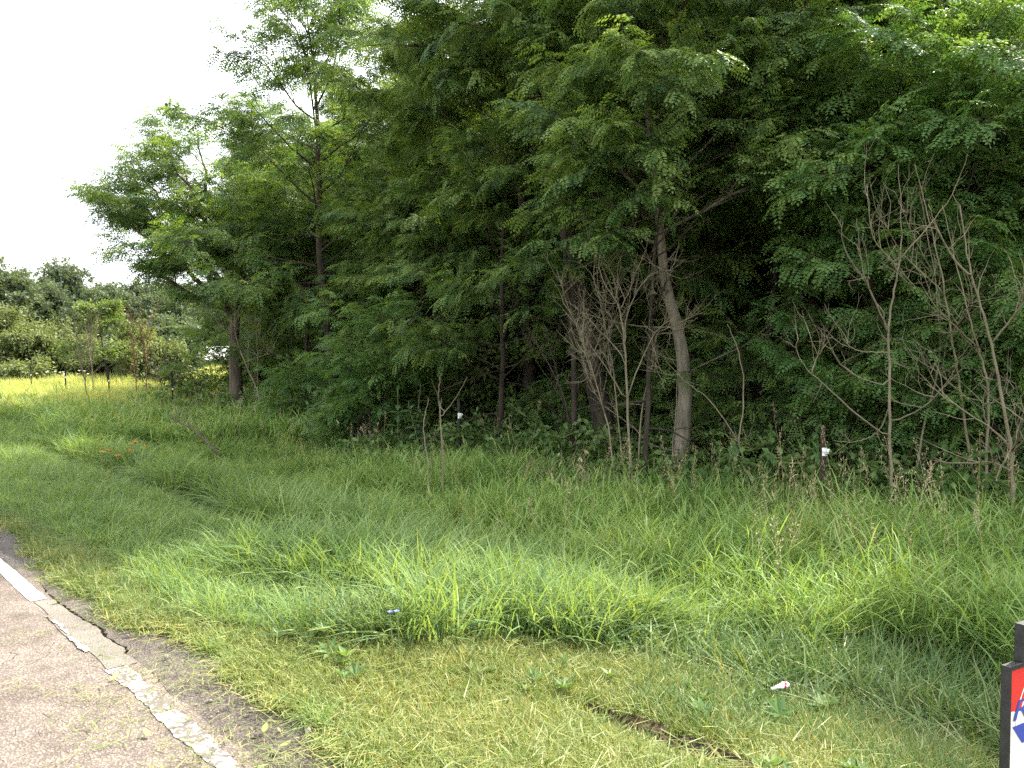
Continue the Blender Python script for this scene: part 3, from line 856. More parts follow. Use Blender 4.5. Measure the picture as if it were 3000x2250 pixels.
def locust(name, x, y, H, rad, seed, label, r0=.12, h0=.25, lean=(0, 0), sk='locust', barkm=None, limbs=None, group='locust trees of the thicket', shape='round',
           dens=1.0, nl=None, trunk_px=None, custom=None, dead_low=True, cat='tree', sc=1.0, wob_=.05, upness=.16):
    rs = np.random.RandomState(seed)
    barkm = barkm or M['bark_dark']
    mb, sprays = MB(), []
    zb = float(gz(x, y))
    base = np.array([x, y, zb])
    n = 14
    if trunk_px is not None: tp = np.array(trunk_px)
    else:
        tp = [base - np.array([0, 0, .12])]
        d = np.array([lean[0] * .4, lean[1] * .4, 1.0])
        for i in range(n):
            d = d + np.array([rs.randn() * wob_ + lean[0] * .07, rs.randn() * wob_ + lean[1] * .07, .05]); d /= np.linalg.norm(d)
            tp.append(tp[-1] + d * H * .94 / n)
        tp = np.array(tp)
    k = len(tp) - 1
    rr = r0 * np.interp(np.linspace(0, 1, k + 1), [0, .03, .1, .5, 1], [1.7, 1.15, 1.0, .62, .08])
    mb.tube(tp, rr, 10, 0, .5, rough=.03, rs=rs)
    nl = nl or int(H * 2.1)
    ga = rs.uniform(0, 6.28)
    for i in range(nl):
        f = h0 + (1 - h0) * ((i + rs.rand() * .8) / nl) ** .9
        f = min(f, .985)
        j = min(k - 1, int(f * k)); ff = f * k - j
        p = tp[j] * (1 - ff) + tp[j + 1] * ff
        ga += 2.4 + rs.uniform(-.5, .5)
        fc = (f - h0) / (1 - h0)
        ln = rad * crown_profile(fc, shape) * rs.uniform(.65, 1.2)
        el = np.interp(fc, [0, .5, 1], [.12, .5, 1.1]) + rs.uniform(-.2, .25)
        d = np.array([math.cos(ga) * math.cos(el), math.sin(ga) * math.cos(el), math.sin(el)])
        lp = curve_path(p, d, ln, 8, rs, up=upness * .5, wobble=.11, droop=.10)
        lr = r0 * .42 * (1 - f * .7)
        mb.tube(lp, np.linspace(lr, .006, 9), 6, 0, .5, cap=False)
        branch_fill(mb, lp, lr, rs, sprays, True, dens)
        sprays.append((lp[-1], eul(lp[-1] - lp[-2], rs), 1.1))
    for pth in (custom or []):
        lp = np.array(pth); 
        # resample
        kk = np.linspace(0, len(lp) - 1, 11); lp = np.stack([np.interp(kk, np.arange(len(lp)), lp[:, c]) for c in range(3)], -1)
        lp[1:-1] += rs.randn(9, 3) * .05
        mb.tube(lp, np.linspace(r0 * .45, .008, 11), 6, 0, .5, cap=False)
        branch_fill(mb, lp, r0 * .4, rs, sprays, True, dens, start=.22, slen=1.15)
        sprays.append((lp[-1], eul(lp[-1] - lp[-2], rs), 1.1))
    if dead_low:
        for i in range(int(3 + H * .5)):
            f = rs.uniform(.10, h0 + .12)
            j = min(k - 1, int(f * k)); p = tp[j] + (tp[j + 1] - tp[j]) * (f * k - j)
            a = rs.uniform(0, 6.28); el = rs.uniform(-.1, .5)
            lp = curve_path(p, (math.cos(a) * math.cos(el), math.sin(a) * math.cos(el), math.sin(el)), rs.uniform(.7, 2.0), 6, rs, up=.05, wobble=.16)
            mb.tube(lp, np.linspace(.016, .004, 7), 4, 0, .5, cap=False)
            branch_fill(mb, lp, .012, rs, sprays, False, .7, dead=True)
    return finish_tree(name, base, mb, sprays, sk, barkm, label, cat, group, rs, sc=sc)

def bush(name, x, y, H, rad, seed, label, sk, group, n=None, barkm=None, cat='shrub', sc=1.0, stems=7):
    """several stems from one root, each arching out and clad in sprays"""
    rs = np.random.RandomState(seed)
    mb, sprays = MB(), []
    zb = float(gz(x, y)); base = np.array([x, y, zb])
    for i in range(stems):
        a = i * 6.283 / stems + rs.uniform(-.4, .4)
        out = rs.uniform(.1, .9)
        d = np.array([math.cos(a) * out * rad / H * 1.6, math.sin(a) * out * rad / H * 1.6, 1.0])
        lp = curve_path(base + np.array([rs.uniform(-.1, .1), rs.uniform(-.1, .1), -.05]), d, H * rs.uniform(.7, 1.05), 8, rs, up=.05, wobble=.1, droop=.22)
        mb.tube(lp, np.linspace(.014 + .006 * H, .004, 9), 5, 0, .5, cap=False)
        branch_fill(mb, lp, .02, rs, sprays, True, n or 1.0, start=.12, slen=max(.5, rad * .55))
        sprays.append((lp[-1], eul(lp[-1] - lp[-2], rs), 1.0))
    root = finish_tree(name, base, mb, sprays, sk, barkm or M['twig_dark'], label, cat, group, rs, crown='foliage', sc=sc)
    return root

def T(px, t, *a, **k):
    x, y = XY(px, t)
    return locust('locust_tree', x, y, *a, **k)
# the leaning tree at the left end of the thicket, its limbs fanning out over the field
_b = np.array([*XY(692, 21.5), 0]); _b[2] = float(gz(_b[0], _b[1]))
T(692, 21.5, 7.6, 2.0, 201, 'broad leaning locust at the left end of the thicket, limbs reaching over the field', r0=.19, h0=.5, barkm=M['bark'], sk='locust_far', dens=.95, nl=12,
  trunk_px=[_b - [0, 0, .15], _b + [0, 0, .3], P(690, 1080, 21.5), P(686, 980, 21.5), P(690, 900, 21.5), P(700, 800, 21.4), P(712, 710, 21.6), P(712, 640, 21.5), P(700, 570, 21.5)],
  custom=[[P(690, 915, 21.5), P(600, 830, 21.2), P(470, 730, 20.9), P(370, 650, 20.8), P(275, 572, 20.6)],
          [P(690, 900, 21.5), P(600, 770, 22), P(500, 640, 22.4), P(430, 540, 22.6), P(395, 470, 22.8)],
          [P(695, 880, 21.5), P(630, 740, 21.4), P(570, 600, 21.2), P(520, 480, 21.1), P(490, 380, 21)],
          [P(695, 860, 21.5), P(650, 700, 21.9), P(610, 560, 22.2), P(590, 450, 22.5), P(570, 365, 22.4)],
          [P(688, 930, 21.5), P(590, 880, 21), P(490, 820, 20.2), P(420, 770, 19.9), P(385, 745, 19.8)],
          [P(690, 920, 21.5), P(600, 800, 21.9), P(480, 660, 22.3), P(400, 590, 22.3), P(350, 540, 22.3)],
          [P(700, 860, 21.5), P(790, 720, 21.0), P(850, 620, 20.6), P(870, 570, 20.4)],
          [P(700, 900, 21.5), P(640, 830, 20.2), P(580, 780, 19.4), P(540, 700, 18.8)],
          [P(700, 840, 21.5), P(760, 720, 22), P(790, 640, 22.4), P(800, 580, 22.4)],
          [P(696, 900, 21.5), P(740, 800, 20.5), P(740, 700, 19.6), P(720, 620, 19.2)]])
T(985, 18.6, 10.6, 3.0, 202, 'tall feathery locust with open top against the white sky', r0=.12, h0=.30, sk='locust_far', shape='round', dens=.92, nl=28, lean=(.0, .02))
T(1125, 21.5, 12.0, 2.4, 203, 'slender locust with bare dark upper stem showing in the sky gap', r0=.10, h0=.45, sk='locust_far', dens=.75, lean=(.04, 0), nl=20)
T(850, 24, 7.6, 2.5, 204, 'mid sized locust behind the leaning left tree, between it and the tall feathery one', r0=.13, h0=.3, sk='locust_far', dens=.9)
T(1290, 17, 9.0, 2.8, 205, 'dark locust with low drooping limbs left of the central canopy', r0=.09, h0=.15, sk='locust', dens=1.0)
T(1560, 15.6, 15.5, 3.6, 206, 'big dense locust whose canopy fills the top centre', r0=.12, h0=.24, sk='locust', dens=1.1, nl=30, lean=(-.05, -.06))
T(1790, 12.2, 13.5, 3.1, 207, 'locust with sunlit feathery sprays hanging above the bare thorny clump', r0=.15, h0=.36, sk='locust', dens=1.1, nl=26, lean=(-.02, -.08))
_b = np.array([*XY(1995, 10.6), 0]); _b[2] = float(gz(_b[0], _b[1]))
T(1995, 10.6, 10.5, 2.7, 208, 'locust with crooked pale grey trunk leaning left at the fence line', r0=.108, h0=.56, sk='locust', barkm=M['bark_pale'], dens=1.1, nl=22,
  trunk_px=[_b - [0, 0, .12], _b + [0.01, 0, .25], P(2001, 1250, 10.6), P(2008, 1150, 10.6), P(2002, 1050, 10.6), P(1985, 960, 10.6), P(1962, 880, 10.6), P(1945, 800, 10.6), P(1935, 680, 10.6), P(1920, 540, 10.7), P(1900, 380, 10.8), P(1880, 200, 11), P(1870, 0, 11), P(1860, -200, 11)])
T(2085, 15.5, 11.5, 2.8, 209, 'dark straight locust trunk behind and right of the crooked pale trunk', r0=.15, h0=.35, sk='locust', dens=1.0)
T(2310, 12.6, 11.0, 2.8, 210, 'thick dark trunked locust deep in shade left of the right hand saplings', r0=.2, h0=.34, sk='locust', dens=1.05)
T(2425, 14.0, 12.0, 2.6, 211, 'second dark trunk right of the thick trunked locust', r0=.14, h0=.4, sk='locust', dens=.9)
T(2640, 12.0, 10.0, 2.5, 212, 'locust with sky gaps in its top above the right hand saplings', r0=.13, h0=.42, sk='locust', dens=.8)
T(2900, 9.1, 5.6, 1.7, 213, 'bright young locust with fresh green sprays behind the right hand saplings', r0=.07, h0=.18, sk='bright', dens=1.1, nl=20, group='young locusts')
T(3120, 12.4, 9.5, 2.4, 214, 'leafy locust leaning in at the right edge of the view', r0=.13, h0=.25, sk='locust', dens=1.0)
T(2560, 9.6, 4.4, 1.2, 215, 'small bright locust sapling between dark trunk and right hand saplings', r0=.05, h0=.2, sk='bright', dens=.9, nl=14, group='young locusts')
T(1470, 13.2, 7.2, 2.2, 216, 'mid height locust drooping over the dark opening left of the bare clump', r0=.05, h0=.20, sk='locust', dens=1.0, nl=24)
T(1160, 16.8, 6.6, 2.2, 217, 'drooping locust over the yellow lit gap, left of the dark opening', r0=.05, h0=.42, sk='locust', dens=1.0, nl=22)
T(1690, 11.8, 9.8, 2.0, 218, 'slim locust holding layered sprays above the dry leaf clusters', r0=.045, h0=.40, sk='locust', dens=1.1, nl=18, lean=(-.03, -.1))
T(1885, 10.0, 7.2, 1.7, 223, 'young locust whose hanging sprays hide the top of the crooked pale trunk', r0=.035, h0=.46, sk='locust', dens=1.15, nl=18, lean=(.02, -.04))
T(2230, 11.9, 8.4, 1.9, 219, 'slim locust right of the crooked pale trunk with hanging sprays', r0=.06, h0=.42, sk='locust', dens=1.1, nl=20, lean=(0, -.08))
T(2790, 9.4, 5.8, 1.8, 220, 'wide crowned bright locust arching over the right hand saplings', r0=.06, h0=.52, sk='bright', dens=1.1, nl=16, group='young locusts')
T(1370, 19, 8.6, 2.6, 221, 'dark locust filling the canopy left of the top centre one', r0=.08, h0=.15, sk='locust_far', dens=.9, nl=26)
T(880, 20.5, 5.5, 2.0, 222, 'low locust between the left tree trunk and the tall feathery one', r0=.07, h0=.28, sk='locust_far', dens=1.0, nl=18)
# the shaded depth of the thicket
_rb = np.random.RandomState(77)
deep = [(810, 29), (830, 33), (900, 27), (1060, 27.5), (1200, 25), (1360, 23), (1480, 20.5), (1640, 19), (1720, 23), (1880, 17.5), (1980, 21), (2180, 18.5), (2270, 21.5), (2400, 18),
        (2540, 16.5), (2600, 21), (2740, 15), (2820, 19), (2950, 14), (3050, 18), (3180, 13), (3360, 13.5), (3560, 12.5), (3300, 16), (800, 36), (860, 35), (1000, 33), (1130, 30), (1270, 29), (1420, 27), (1550, 25), (1680, 26.5), (1830, 22), (1930, 25), (2080, 23.5), (2200, 24), (2350, 22), (2480, 21), (2680, 18), (2880, 16.5), (3450, 14), (3650, 17), (3900, 14), (3300, 20), (3050, 22), (3600, 21), (4200, 12), (4100, 16), (3700, 10), (3950, 9.2), (3600, 13.5)]
for i, (px, t) in enumerate(deep):
    T(px, t, _rb.uniform(6.2, 7.2) if 2450 < px < 2900 else _rb.uniform(9, 11.5), _rb.uniform(2.3, 3.0), 300 + i, 'shaded locust standing in the dark depth of the thicket', r0=_rb.uniform(.05, .09), h0=_rb.uniform(.06, .14),
      sk='locust_far', dens=1.2, nl=34, group='shaded trees deep in the thicket')
# understorey
def B(px, t, H, rad, seed, label, sk='bright', group='understorey shrubs', **k):
    x, y = XY(px, t)
    return bush('locust_shrub', x, y, H, rad, seed, label, sk, group, **k)
B(1065, 14.6, 3.0, 1.5, 401, 'large fresh green locust shrub left of the dark opening')
B(1190, 17.5, 2.8, 1.1, 402, 'darker leafy shrub just right of the large fresh green one', sk='locust')
B(1330, 15.6, 3.0, .9, 403, 'yellow green sapling left of the dark opening of the thicket', sk='yellow')  # sunlight on this sapling is given by its yellow leaf colour
B(880, 17.0, 1.9, 1.0, 404, 'low drooping locust shrub beside the left tree trunk')
B(1010, 17.0, 1.2, .8, 405, 'knee high locust shrub under the large green shrub')
B(2210, 11.3, 2.3, .7, 406, 'shaded drooping locust shrub right of the crooked pale trunk', sk='locust')
B(2380, 10.5, 1.5, .8, 407, 'dark low shrub behind the rusty fence post', sk='locust')
B(1480, 17.5, 2.2, 1.3, 408, 'deep green shrub at the back of the dark opening', sk='locust')
B(1650, 14.5, 1.6, 1.0, 409, 'dim leafy shrub behind the thin leaning saplings', sk='locust')
B(615, 24, 1.0, 1.0, 410, 'leafy bush to the left of the left tree trunk', sk='yellow')
B(520, 29, 1.25, 1.2, 411, 'pale rounded bush behind the black fence post', sk='olive')
B(2080, 12.5, 2.0, .8, 412, 'shrub half hidden behind the crooked pale trunk', sk='locust')
B(2720, 10.8, 2.2, .9, 413, 'dark shrub low among the right hand saplings', sk='locust')
_ru = np.random.RandomState(55)
for i, (px, t) in enumerate([(700, 27), (830, 28), (960, 24), (1090, 23), (1180, 22), (1270, 21), (1390, 20), (1450, 24), (1560, 18), (1620, 22), (1700, 16.5), (1790, 18), (1890, 15.5), (1960, 18), (2060, 18), (2150, 14.5), (2240, 17), (2330, 16),
                             (2430, 16.5), (2500, 14), (2590, 15), (2680, 14), (2780, 13), (2880, 12.2), (2990, 12), (3100, 11.5), (3230, 11)]):
    B(px, t, _ru.uniform(2.6, 4.0), _ru.uniform(1.2, 1.6), 430 + i, 'dark leafy shrub in the unlit depth of the thicket', sk='locust', group='shrubs deep in the thicket', stems=8)
B(2690, 9.4, 2.9, .8, 415, 'feathery bright shrub between the first two right hand saplings')
B(2850, 9.2, 3.5, .9, 416, 'tall feathery bright shrub woven through the right hand saplings')
B(2960, 9.0, 2.6, .7, 417, 'bright leafy shrub behind the nearest bare sapling at the right edge')
T(2830, 9.7, 5.2, 1.3, 224, 'slender bright locust rising among the tops of the right hand saplings', r0=.04, h0=.45, sk='bright', dens=1.0, nl=14, group='young locusts')
B(1830, 13.5, 1.7, .9, 414, 'dim shrub behind the bare thorny clump', sk='locust')

# mid-distance shrubs and the far treeline across the field
for i, (px, t, H, rad, sk, lab) in enumerate([
        (20, 44, 4.2, 2.6, 'olive', 'tall grey green bush at the left end of the field row'), (110, 46, 3.2, 2.2, 'olive', 'second grey green bush from the left in the field row'),
        (185, 48, 3.3, 2.0, 'olive', 'pale bush behind the second fence post'), (60, 40, 1.6, 1.3, 'olive', 'low pale green bush in front of the tall grey green one'),
        (250, 46, 2.6, 1.7, 'olive', 'pale tan green bush left of the bright young locust in the field'), (420, 42, 2.9, 1.7, 'olive', 'pale bush behind the reddish saplings'),
        (480, 38, 2.2, 1.4, 'olive', 'rounded pale bush right of the reddish saplings'), (330, 48, 2.6, 2.0, 'olive', 'pale bush behind the bright young locust in the field'),
        (470, 46, 3.4, 1.5, 'broad', 'dark green bush just left of the white shed roof'), (-120, 45, 3.6, 2.4, 'olive', 'grey green bush at the far left edge of the field row')]):
    x, y = XY(px, t)
    bush('field_shrub', x, y, H, rad, 500 + i, lab, sk, 'bushes along the far side of the field', sc=1.7, stems=9)
x, y = XY(320, 36)
locust('locust_tree', x, y, 3.9, 1.6, 520, 'bright yellow green young locust standing alone in the field', r0=.06, h0=.3, sk='yellow', group='young locusts', dens=.9, nl=14, sc=1.05, dead_low=False)
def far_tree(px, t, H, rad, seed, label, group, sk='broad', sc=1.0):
    x, y = XY(px, t)
    rs = np.random.RandomState(seed)
    mb, sprays = MB(), []
    zb = float(gz(x, y)); base = np.array([x, y, zb])
    tp = curve_path(base - [0, 0, .2], (rs.randn() * .04, rs.randn() * .04, 1), H * .85, 10, rs, wobble=.05)
    mb.tube(tp, np.linspace(.24, .04, 11), 8)
    nl = 20
    ga = rs.rand() * 6
    for i in range(nl):
        f = .26 + .72 * (i + rs.rand()) / nl
        j = min(9, int(f * 10)); p = tp[j] + (tp[j + 1] - tp[j]) * (f * 10 - j)
        ga += 2.4 + rs.uniform(-.4, .4)
        fc = (f - .26) / .74
        ln = rad * float(np.interp(fc, [0, .3, .7, 1], [.75, 1, .85, .45])) * rs.uniform(.7, 1.15)
        el = np.interp(fc, [0, 1], [.1, 1.0])
        lp = curve_path(p, (math.cos(ga) * math.cos(el), math.sin(ga) * math.cos(el), math.sin(el)), ln, 6, rs, up=.1, wobble=.12)
        mb.tube(lp, np.linspace(.09, .02, 7), 5, cap=False)
        for q in range(int(14 * rad / 3)):
            g = rs.uniform(.35, 1.0); j = min(5, int(g * 6))
            pp = lp[j] + (lp[j + 1] - lp[j]) * (g * 6 - j) + rs.randn(3) * np.array([.55, .55, .4]) * rad / 3.2
            sprays.append((pp, (rs.uniform(-.6, .6), rs.uniform(-.6, .6), rs.uniform(0, 6.28)), rs.uniform(.8, 1.4)))
    return finish_tree('broadleaf_tree', base, mb, sprays, sk, M['bark_dark'], label, 'tree', group, rs, sc=sc)
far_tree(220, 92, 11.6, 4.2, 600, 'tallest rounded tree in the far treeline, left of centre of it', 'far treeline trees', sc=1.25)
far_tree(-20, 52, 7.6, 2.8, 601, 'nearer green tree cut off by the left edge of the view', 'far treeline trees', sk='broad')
_rf = np.random.RandomState(9)
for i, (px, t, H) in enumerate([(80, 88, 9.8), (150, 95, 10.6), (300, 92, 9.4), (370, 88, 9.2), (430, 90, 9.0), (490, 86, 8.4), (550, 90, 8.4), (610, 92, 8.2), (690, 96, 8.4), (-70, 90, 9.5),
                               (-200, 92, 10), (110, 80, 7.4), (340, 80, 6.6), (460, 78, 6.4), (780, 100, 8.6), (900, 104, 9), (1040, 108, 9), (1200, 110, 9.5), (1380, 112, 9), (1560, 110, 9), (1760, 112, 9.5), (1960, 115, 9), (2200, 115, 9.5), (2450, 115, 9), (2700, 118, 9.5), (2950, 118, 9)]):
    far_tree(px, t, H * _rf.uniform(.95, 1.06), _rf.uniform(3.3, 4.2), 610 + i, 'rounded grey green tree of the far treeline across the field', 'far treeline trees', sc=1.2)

# ------------------------------------------------------------------ bare saplings (traced stems, each with branches and fine twigs of its own)
def sapling(label, t, stem, branches=(), r=.014, seed=1, twigs=30, m=None, group='bare saplings along the fence', name='bare_sapling', tl=.35, spread=.25):
    rs = np.random.RandomState(seed)
    m = m or M['twig']
    def path(px, t0, dt, nn=None):
        pts = np.array([P(q[0], q[1], t0 + dt * i / max(1, len(px) - 1)) for i, q in enumerate(px)])
        nn = nn or max(6, len(px) * 3)
        kk = np.linspace(0, len(pts) - 1, nn)
        # smooth Catmull-like resampling by double interpolation
        pr = np.stack([np.interp(kk, np.arange(len(pts)), pts[:, c]) for c in range(3)], -1)
        for _ in range(2): pr[1:-1] = pr[1:-1] * .5 + (pr[:-2] + pr[2:]) * .25
        pr[1:-1] += rs.randn(nn - 2, 3) * .004
        return pr
    sp = path(stem, t, rs.uniform(-.3, .3))
    b = sp[0].copy(); b[2] = float(gz(b[0], b[1]))
    sp = np.concatenate([[b - [0, 0, .08]], sp])
    root = empty(name, b, label, 'sapling', group)
    mb = MB(); mb.tube(sp - b, np.linspace(r, r * .25, len(sp)), 7, rough=.05, rs=rs)
    mb.obj('stem', m, root, smooth=True)
    allp = [sp]
    for br in branches:
        q0 = P(br[0][0], br[0][1], t)
        i = int(np.argmin(np.linalg.norm(np.concatenate(allp) - q0, axis=1)))
        q0 = np.concatenate(allp)[i]
        bp = path(br, q0[1], rs.uniform(-.7, .5))
        bp[0] = q0
        mb = MB(); mb.tube(bp - b, np.linspace(r * .55, r * .18, len(bp)), 5)
        mb.obj('branch', m, root, smooth=True)
        allp.append(bp)
    if twigs:
        mb = MB()
        for k in range(twigs):
            pth = allp[rs.randint(len(allp))]
            i = rs.randint(max(1, len(pth) // 4), len(pth) - 1)
            tan = pth[i + 1] - pth[i]; tan /= np.linalg.norm(tan) + 1e-9
            d = tan * .5 + rs.randn(3) * .6 + np.array([0, 0, .35])
            tw = curve_path(pth[i], d, tl * rs.uniform(.4, 1.6), 6, rs, up=.12, wobble=.16)
            mb.tube(tw - b, np.linspace(r * .2 + .0012, .0012, 7), 3, cap=False)
            for q in range(2):
                j = rs.randint(1, 6)
                t2 = curve_path(tw[j], (tw[j] - tw[j - 1]) * 8 + rs.randn(3) * .5, tl * rs.uniform(.2, .6), 4, rs, up=.1, wobble=.18)
                mb.tube(t2 - b, np.linspace(.0025, .001, 5), 3, cap=False)
        mb.obj('twigs', m, root, kind='stuff')
    return root
sapling('bare sapling with pale forked crown, tallest in the central thorny clump', 9.9,
        [(1852, 1400), (1838, 1200), (1832, 1050), (1828, 970), (1818, 915), (1808, 885), (1785, 855), (1762, 815), (1752, 770), (1760, 740)],
        [[(1818, 912), (1832, 870), (1850, 845), (1856, 815), (1870, 780), (1895, 730)], [(1805, 885), (1812, 872), (1795, 810), (1780, 760), (1705, 712)], [(1806, 890), (1780, 890), (1745, 850), (1738, 800), (1750, 715)],
         [(1830, 870), (1815, 840), (1808, 815)], [(1835, 1010), (1830, 930), (1865, 850), (1920, 790), (1980, 795)], [(1838, 1180), (1780, 1080), (1720, 1000), (1700, 950)], [(1833, 1060), (1790, 1000), (1740, 950), (1680, 890)],
         [(1840, 1150), (1880, 1050), (1915, 980), (1930, 960), (1990, 920)]], r=.017, seed=1, twigs=70, tl=.4)
sapling('bare sapling arching right in the central thorny clump, beside the crooked trunk', 10.1,
        [(1868, 1390), (1880, 1200), (1900, 1110), (1915, 1010), (1930, 965), (1960, 930), (2000, 885)],
        [[(1925, 975), (1990, 945), (2060, 915)], [(1925, 980), (2000, 965), (2045, 930)], [(1915, 1010), (1905, 900), (1890, 850), (1885, 825)], [(1945, 945), (1955, 900), (1940, 870), (1910, 850)], [(1900, 1110), (1915, 1050), (1912, 985)]],
        r=.013, seed=2, twigs=60)
sapling('thin bare stem curving left in the central thorny clump', 9.7, [(1800, 1390), (1780, 1230), (1745, 1120), (1725, 1050), (1705, 990), (1708, 950)],
        [[(1745, 1120), (1715, 1040), (1690, 930)], [(1770, 1200), (1740, 1150), (1712, 1080), (1700, 1020)], [(1725, 1050), (1710, 1010), (1650, 860), (1640, 810)]], r=.011, seed=3, twigs=60)
sapling('thin bare stem rising straight in the middle of the central thorny clump', 10.3, [(1828, 1390), (1810, 1230), (1800, 1100), (1780, 990), (1765, 920), (1752, 860), (1745, 740)],
        [[(1800, 1100), (1770, 1040), (1700, 900)], [(1780, 990), (1790, 940), (1805, 870)]], r=.011, seed=4, twigs=60)
sapling('pale bare stem standing close to the crooked trunk on its left', 10.0, [(1965, 1400), (1975, 1260), (1985, 1120), (1982, 1030)], [[(1984, 1100), (1925, 1090), (1900, 1080)]], r=.009, seed=5, twigs=12)
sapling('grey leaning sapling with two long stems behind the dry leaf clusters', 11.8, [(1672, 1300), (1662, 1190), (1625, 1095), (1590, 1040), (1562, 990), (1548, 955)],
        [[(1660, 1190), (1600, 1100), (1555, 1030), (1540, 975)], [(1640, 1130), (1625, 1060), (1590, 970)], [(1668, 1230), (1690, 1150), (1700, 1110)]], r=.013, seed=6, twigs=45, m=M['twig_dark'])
sapling('straight bare sapling with one long arm slanting right, alone in the grass', 9.2, [(1298, 1440), (1294, 1300), (1288, 1190), (1284, 1150), (1290, 1110), (1292, 1095)],
        [[(1292, 1225), (1315, 1190), (1345, 1150), (1370, 1104)], [(1284, 1158), (1272, 1135), (1264, 1112)], [(1290, 1200), (1294, 1165)]], r=.012, seed=7, twigs=0)
sapling('short crooked bare stem just left of the sapling with the slanting arm', 9.0, [(1258, 1440), (1252, 1340), (1242, 1270), (1240, 1235), (1250, 1200), (1254, 1165)], r=.010, seed=8, twigs=0)
sapling('forked bare stem with a long left arm, between crooked trunk and rusty post', 9.2, [(2192, 1410), (2176, 1330), (2160, 1290), (2176, 1230), (2180, 1120), (2168, 1040), (2150, 990), (2130, 950)],
        [[(2160, 1290), (2120, 1225), (2070, 1160), (2020, 1130), (1995, 1105)], [(2160, 1290), (2134, 1284)]], r=.013, seed=9, twigs=4)
sapling('upright grey sapling left most of the right hand bare group, with a long left arm', 8.1, [(2612, 1470), (2608, 1300), (2606, 1180), (2604, 1040), (2602, 960), (2612, 890), (2625, 830), (2634, 770), (2640, 700), (2640, 620), (2632, 480)],
        [[(2602, 1285), (2540, 1235), (2480, 1190), (2420, 1130), (2375, 1095), (2340, 1050), (2330, 1010), (2340, 990)], [(2375, 1095), (2395, 1040), (2420, 1010)], [(2603, 970), (2575, 910), (2550, 850), (2525, 790), (2515, 700), (2510, 640)],
         [(2603, 930), (2560, 880), (2540, 830), (2490, 760), (2462, 700), (2470, 650)], [(2632, 780), (2580, 730), (2550, 690), (2540, 540)], [(2634, 760), (2680, 710), (2740, 640), (2800, 560), (2835, 450)], [(2606, 1130), (2540, 1120), (2470, 1080), (2440, 1030), (2420, 980)],
         [(2605, 1030), (2540, 1035), (2490, 1020), (2470, 990)], [(2608, 1180), (2580, 1270), (2500, 1300), (2440, 1290)], [(2610, 1240), (2700, 1200), (2760, 1140), (2820, 1080)]], r=.017, seed=10, twigs=42, tl=.4)
sapling('thin sapling bending right, second of the right hand bare group', 8.6, [(2688, 1370), (2698, 1280), (2722, 1190), (2745, 1110), (2757, 1010), (2750, 930), (2738, 800), (2720, 700), (2700, 600), (2690, 520)],
        [[(2722, 1190), (2690, 1120), (2640, 1060)], [(2750, 930), (2700, 860), (2640, 800), (2600, 720), (2570, 600)], [(2738, 800), (2700, 740), (2660, 660), (2620, 560)]], r=.013, seed=11, twigs=36)
sapling('tall slim sapling leaning left, third of the right hand bare group', 8.3, [(2862, 1440), (2832, 1290), (2815, 1150), (2800, 1060), (2788, 980), (2770, 860), (2745, 740), (2718, 640), (2700, 560), (2680, 480)],
        [[(2812, 1150), (2760, 1100), (2700, 1060)], [(2770, 860), (2690, 790), (2630, 730), (2590, 650)], [(2788, 980), (2830, 920), (2850, 860)]], r=.015, seed=12, twigs=36)
sapling('ringed brown sapling with curved stem, fourth of the right hand bare group', 8.0, [(2888, 1440), (2893, 1260), (2898, 1160), (2885, 1080), (2868, 1020), (2840, 940), (2815, 830), (2790, 720), (2760, 600)],
        [[(2893, 1250), (2880, 1190), (2875, 1160)], [(2868, 1020), (2800, 960), (2740, 900), (2690, 820)], [(2897, 1190), (2950, 1150), (2990, 1130)]], r=.015, seed=13, twigs=32)
sapling('nearest and thickest bare sapling at the right edge, stem curving left upward', 7.2, [(2968, 1600), (2968, 1400), (2962, 1310), (2945, 1220), (2925, 1110), (2905, 1000), (2880, 920), (2850, 820), (2830, 720), (2812, 600)],
        [[(2962, 1310), (2900, 1250), (2840, 1215), (2770, 1165), (2715, 1125)], [(2966, 1330), (2985, 1260), (3010, 1200)], [(2967, 1320), (3000, 1290), (3030, 1240)], [(2964, 1380), (2900, 1350), (2820, 1360), (2740, 1350)], [(2905, 1000), (2960, 940), (3000, 880), (3010, 800)],
         [(2962, 1320), (2930, 1370), (2920, 1410)], [(2850, 820), (2780, 740), (2740, 660), (2720, 600)]], r=.019, seed=14, twigs=40, tl=.4)
sapling('tangled bare shrub stem in front of the left tree trunk', 19, [(768, 1215), (755, 1140), (728, 1085), (700, 1020), (685, 960), (690, 900)],
        [[(728, 1085), (725, 1020), (740, 960)], [(755, 1140), (755, 1020), (750, 970), (770, 900)], [(700, 1020), (672, 990), (668, 960), (690, 935)], [(715, 1060), (780, 1040), (800, 1030)]], r=.024, seed=15, twigs=50, tl=.7)
sapling('dark sapling leaning left under the large green shrub', 15.0, [(1232, 1230), (1222, 1130), (1200, 1040), (1185, 990), (1178, 930)], r=.02, seed=16, twigs=10, m=M['twig_dark'], tl=.5)
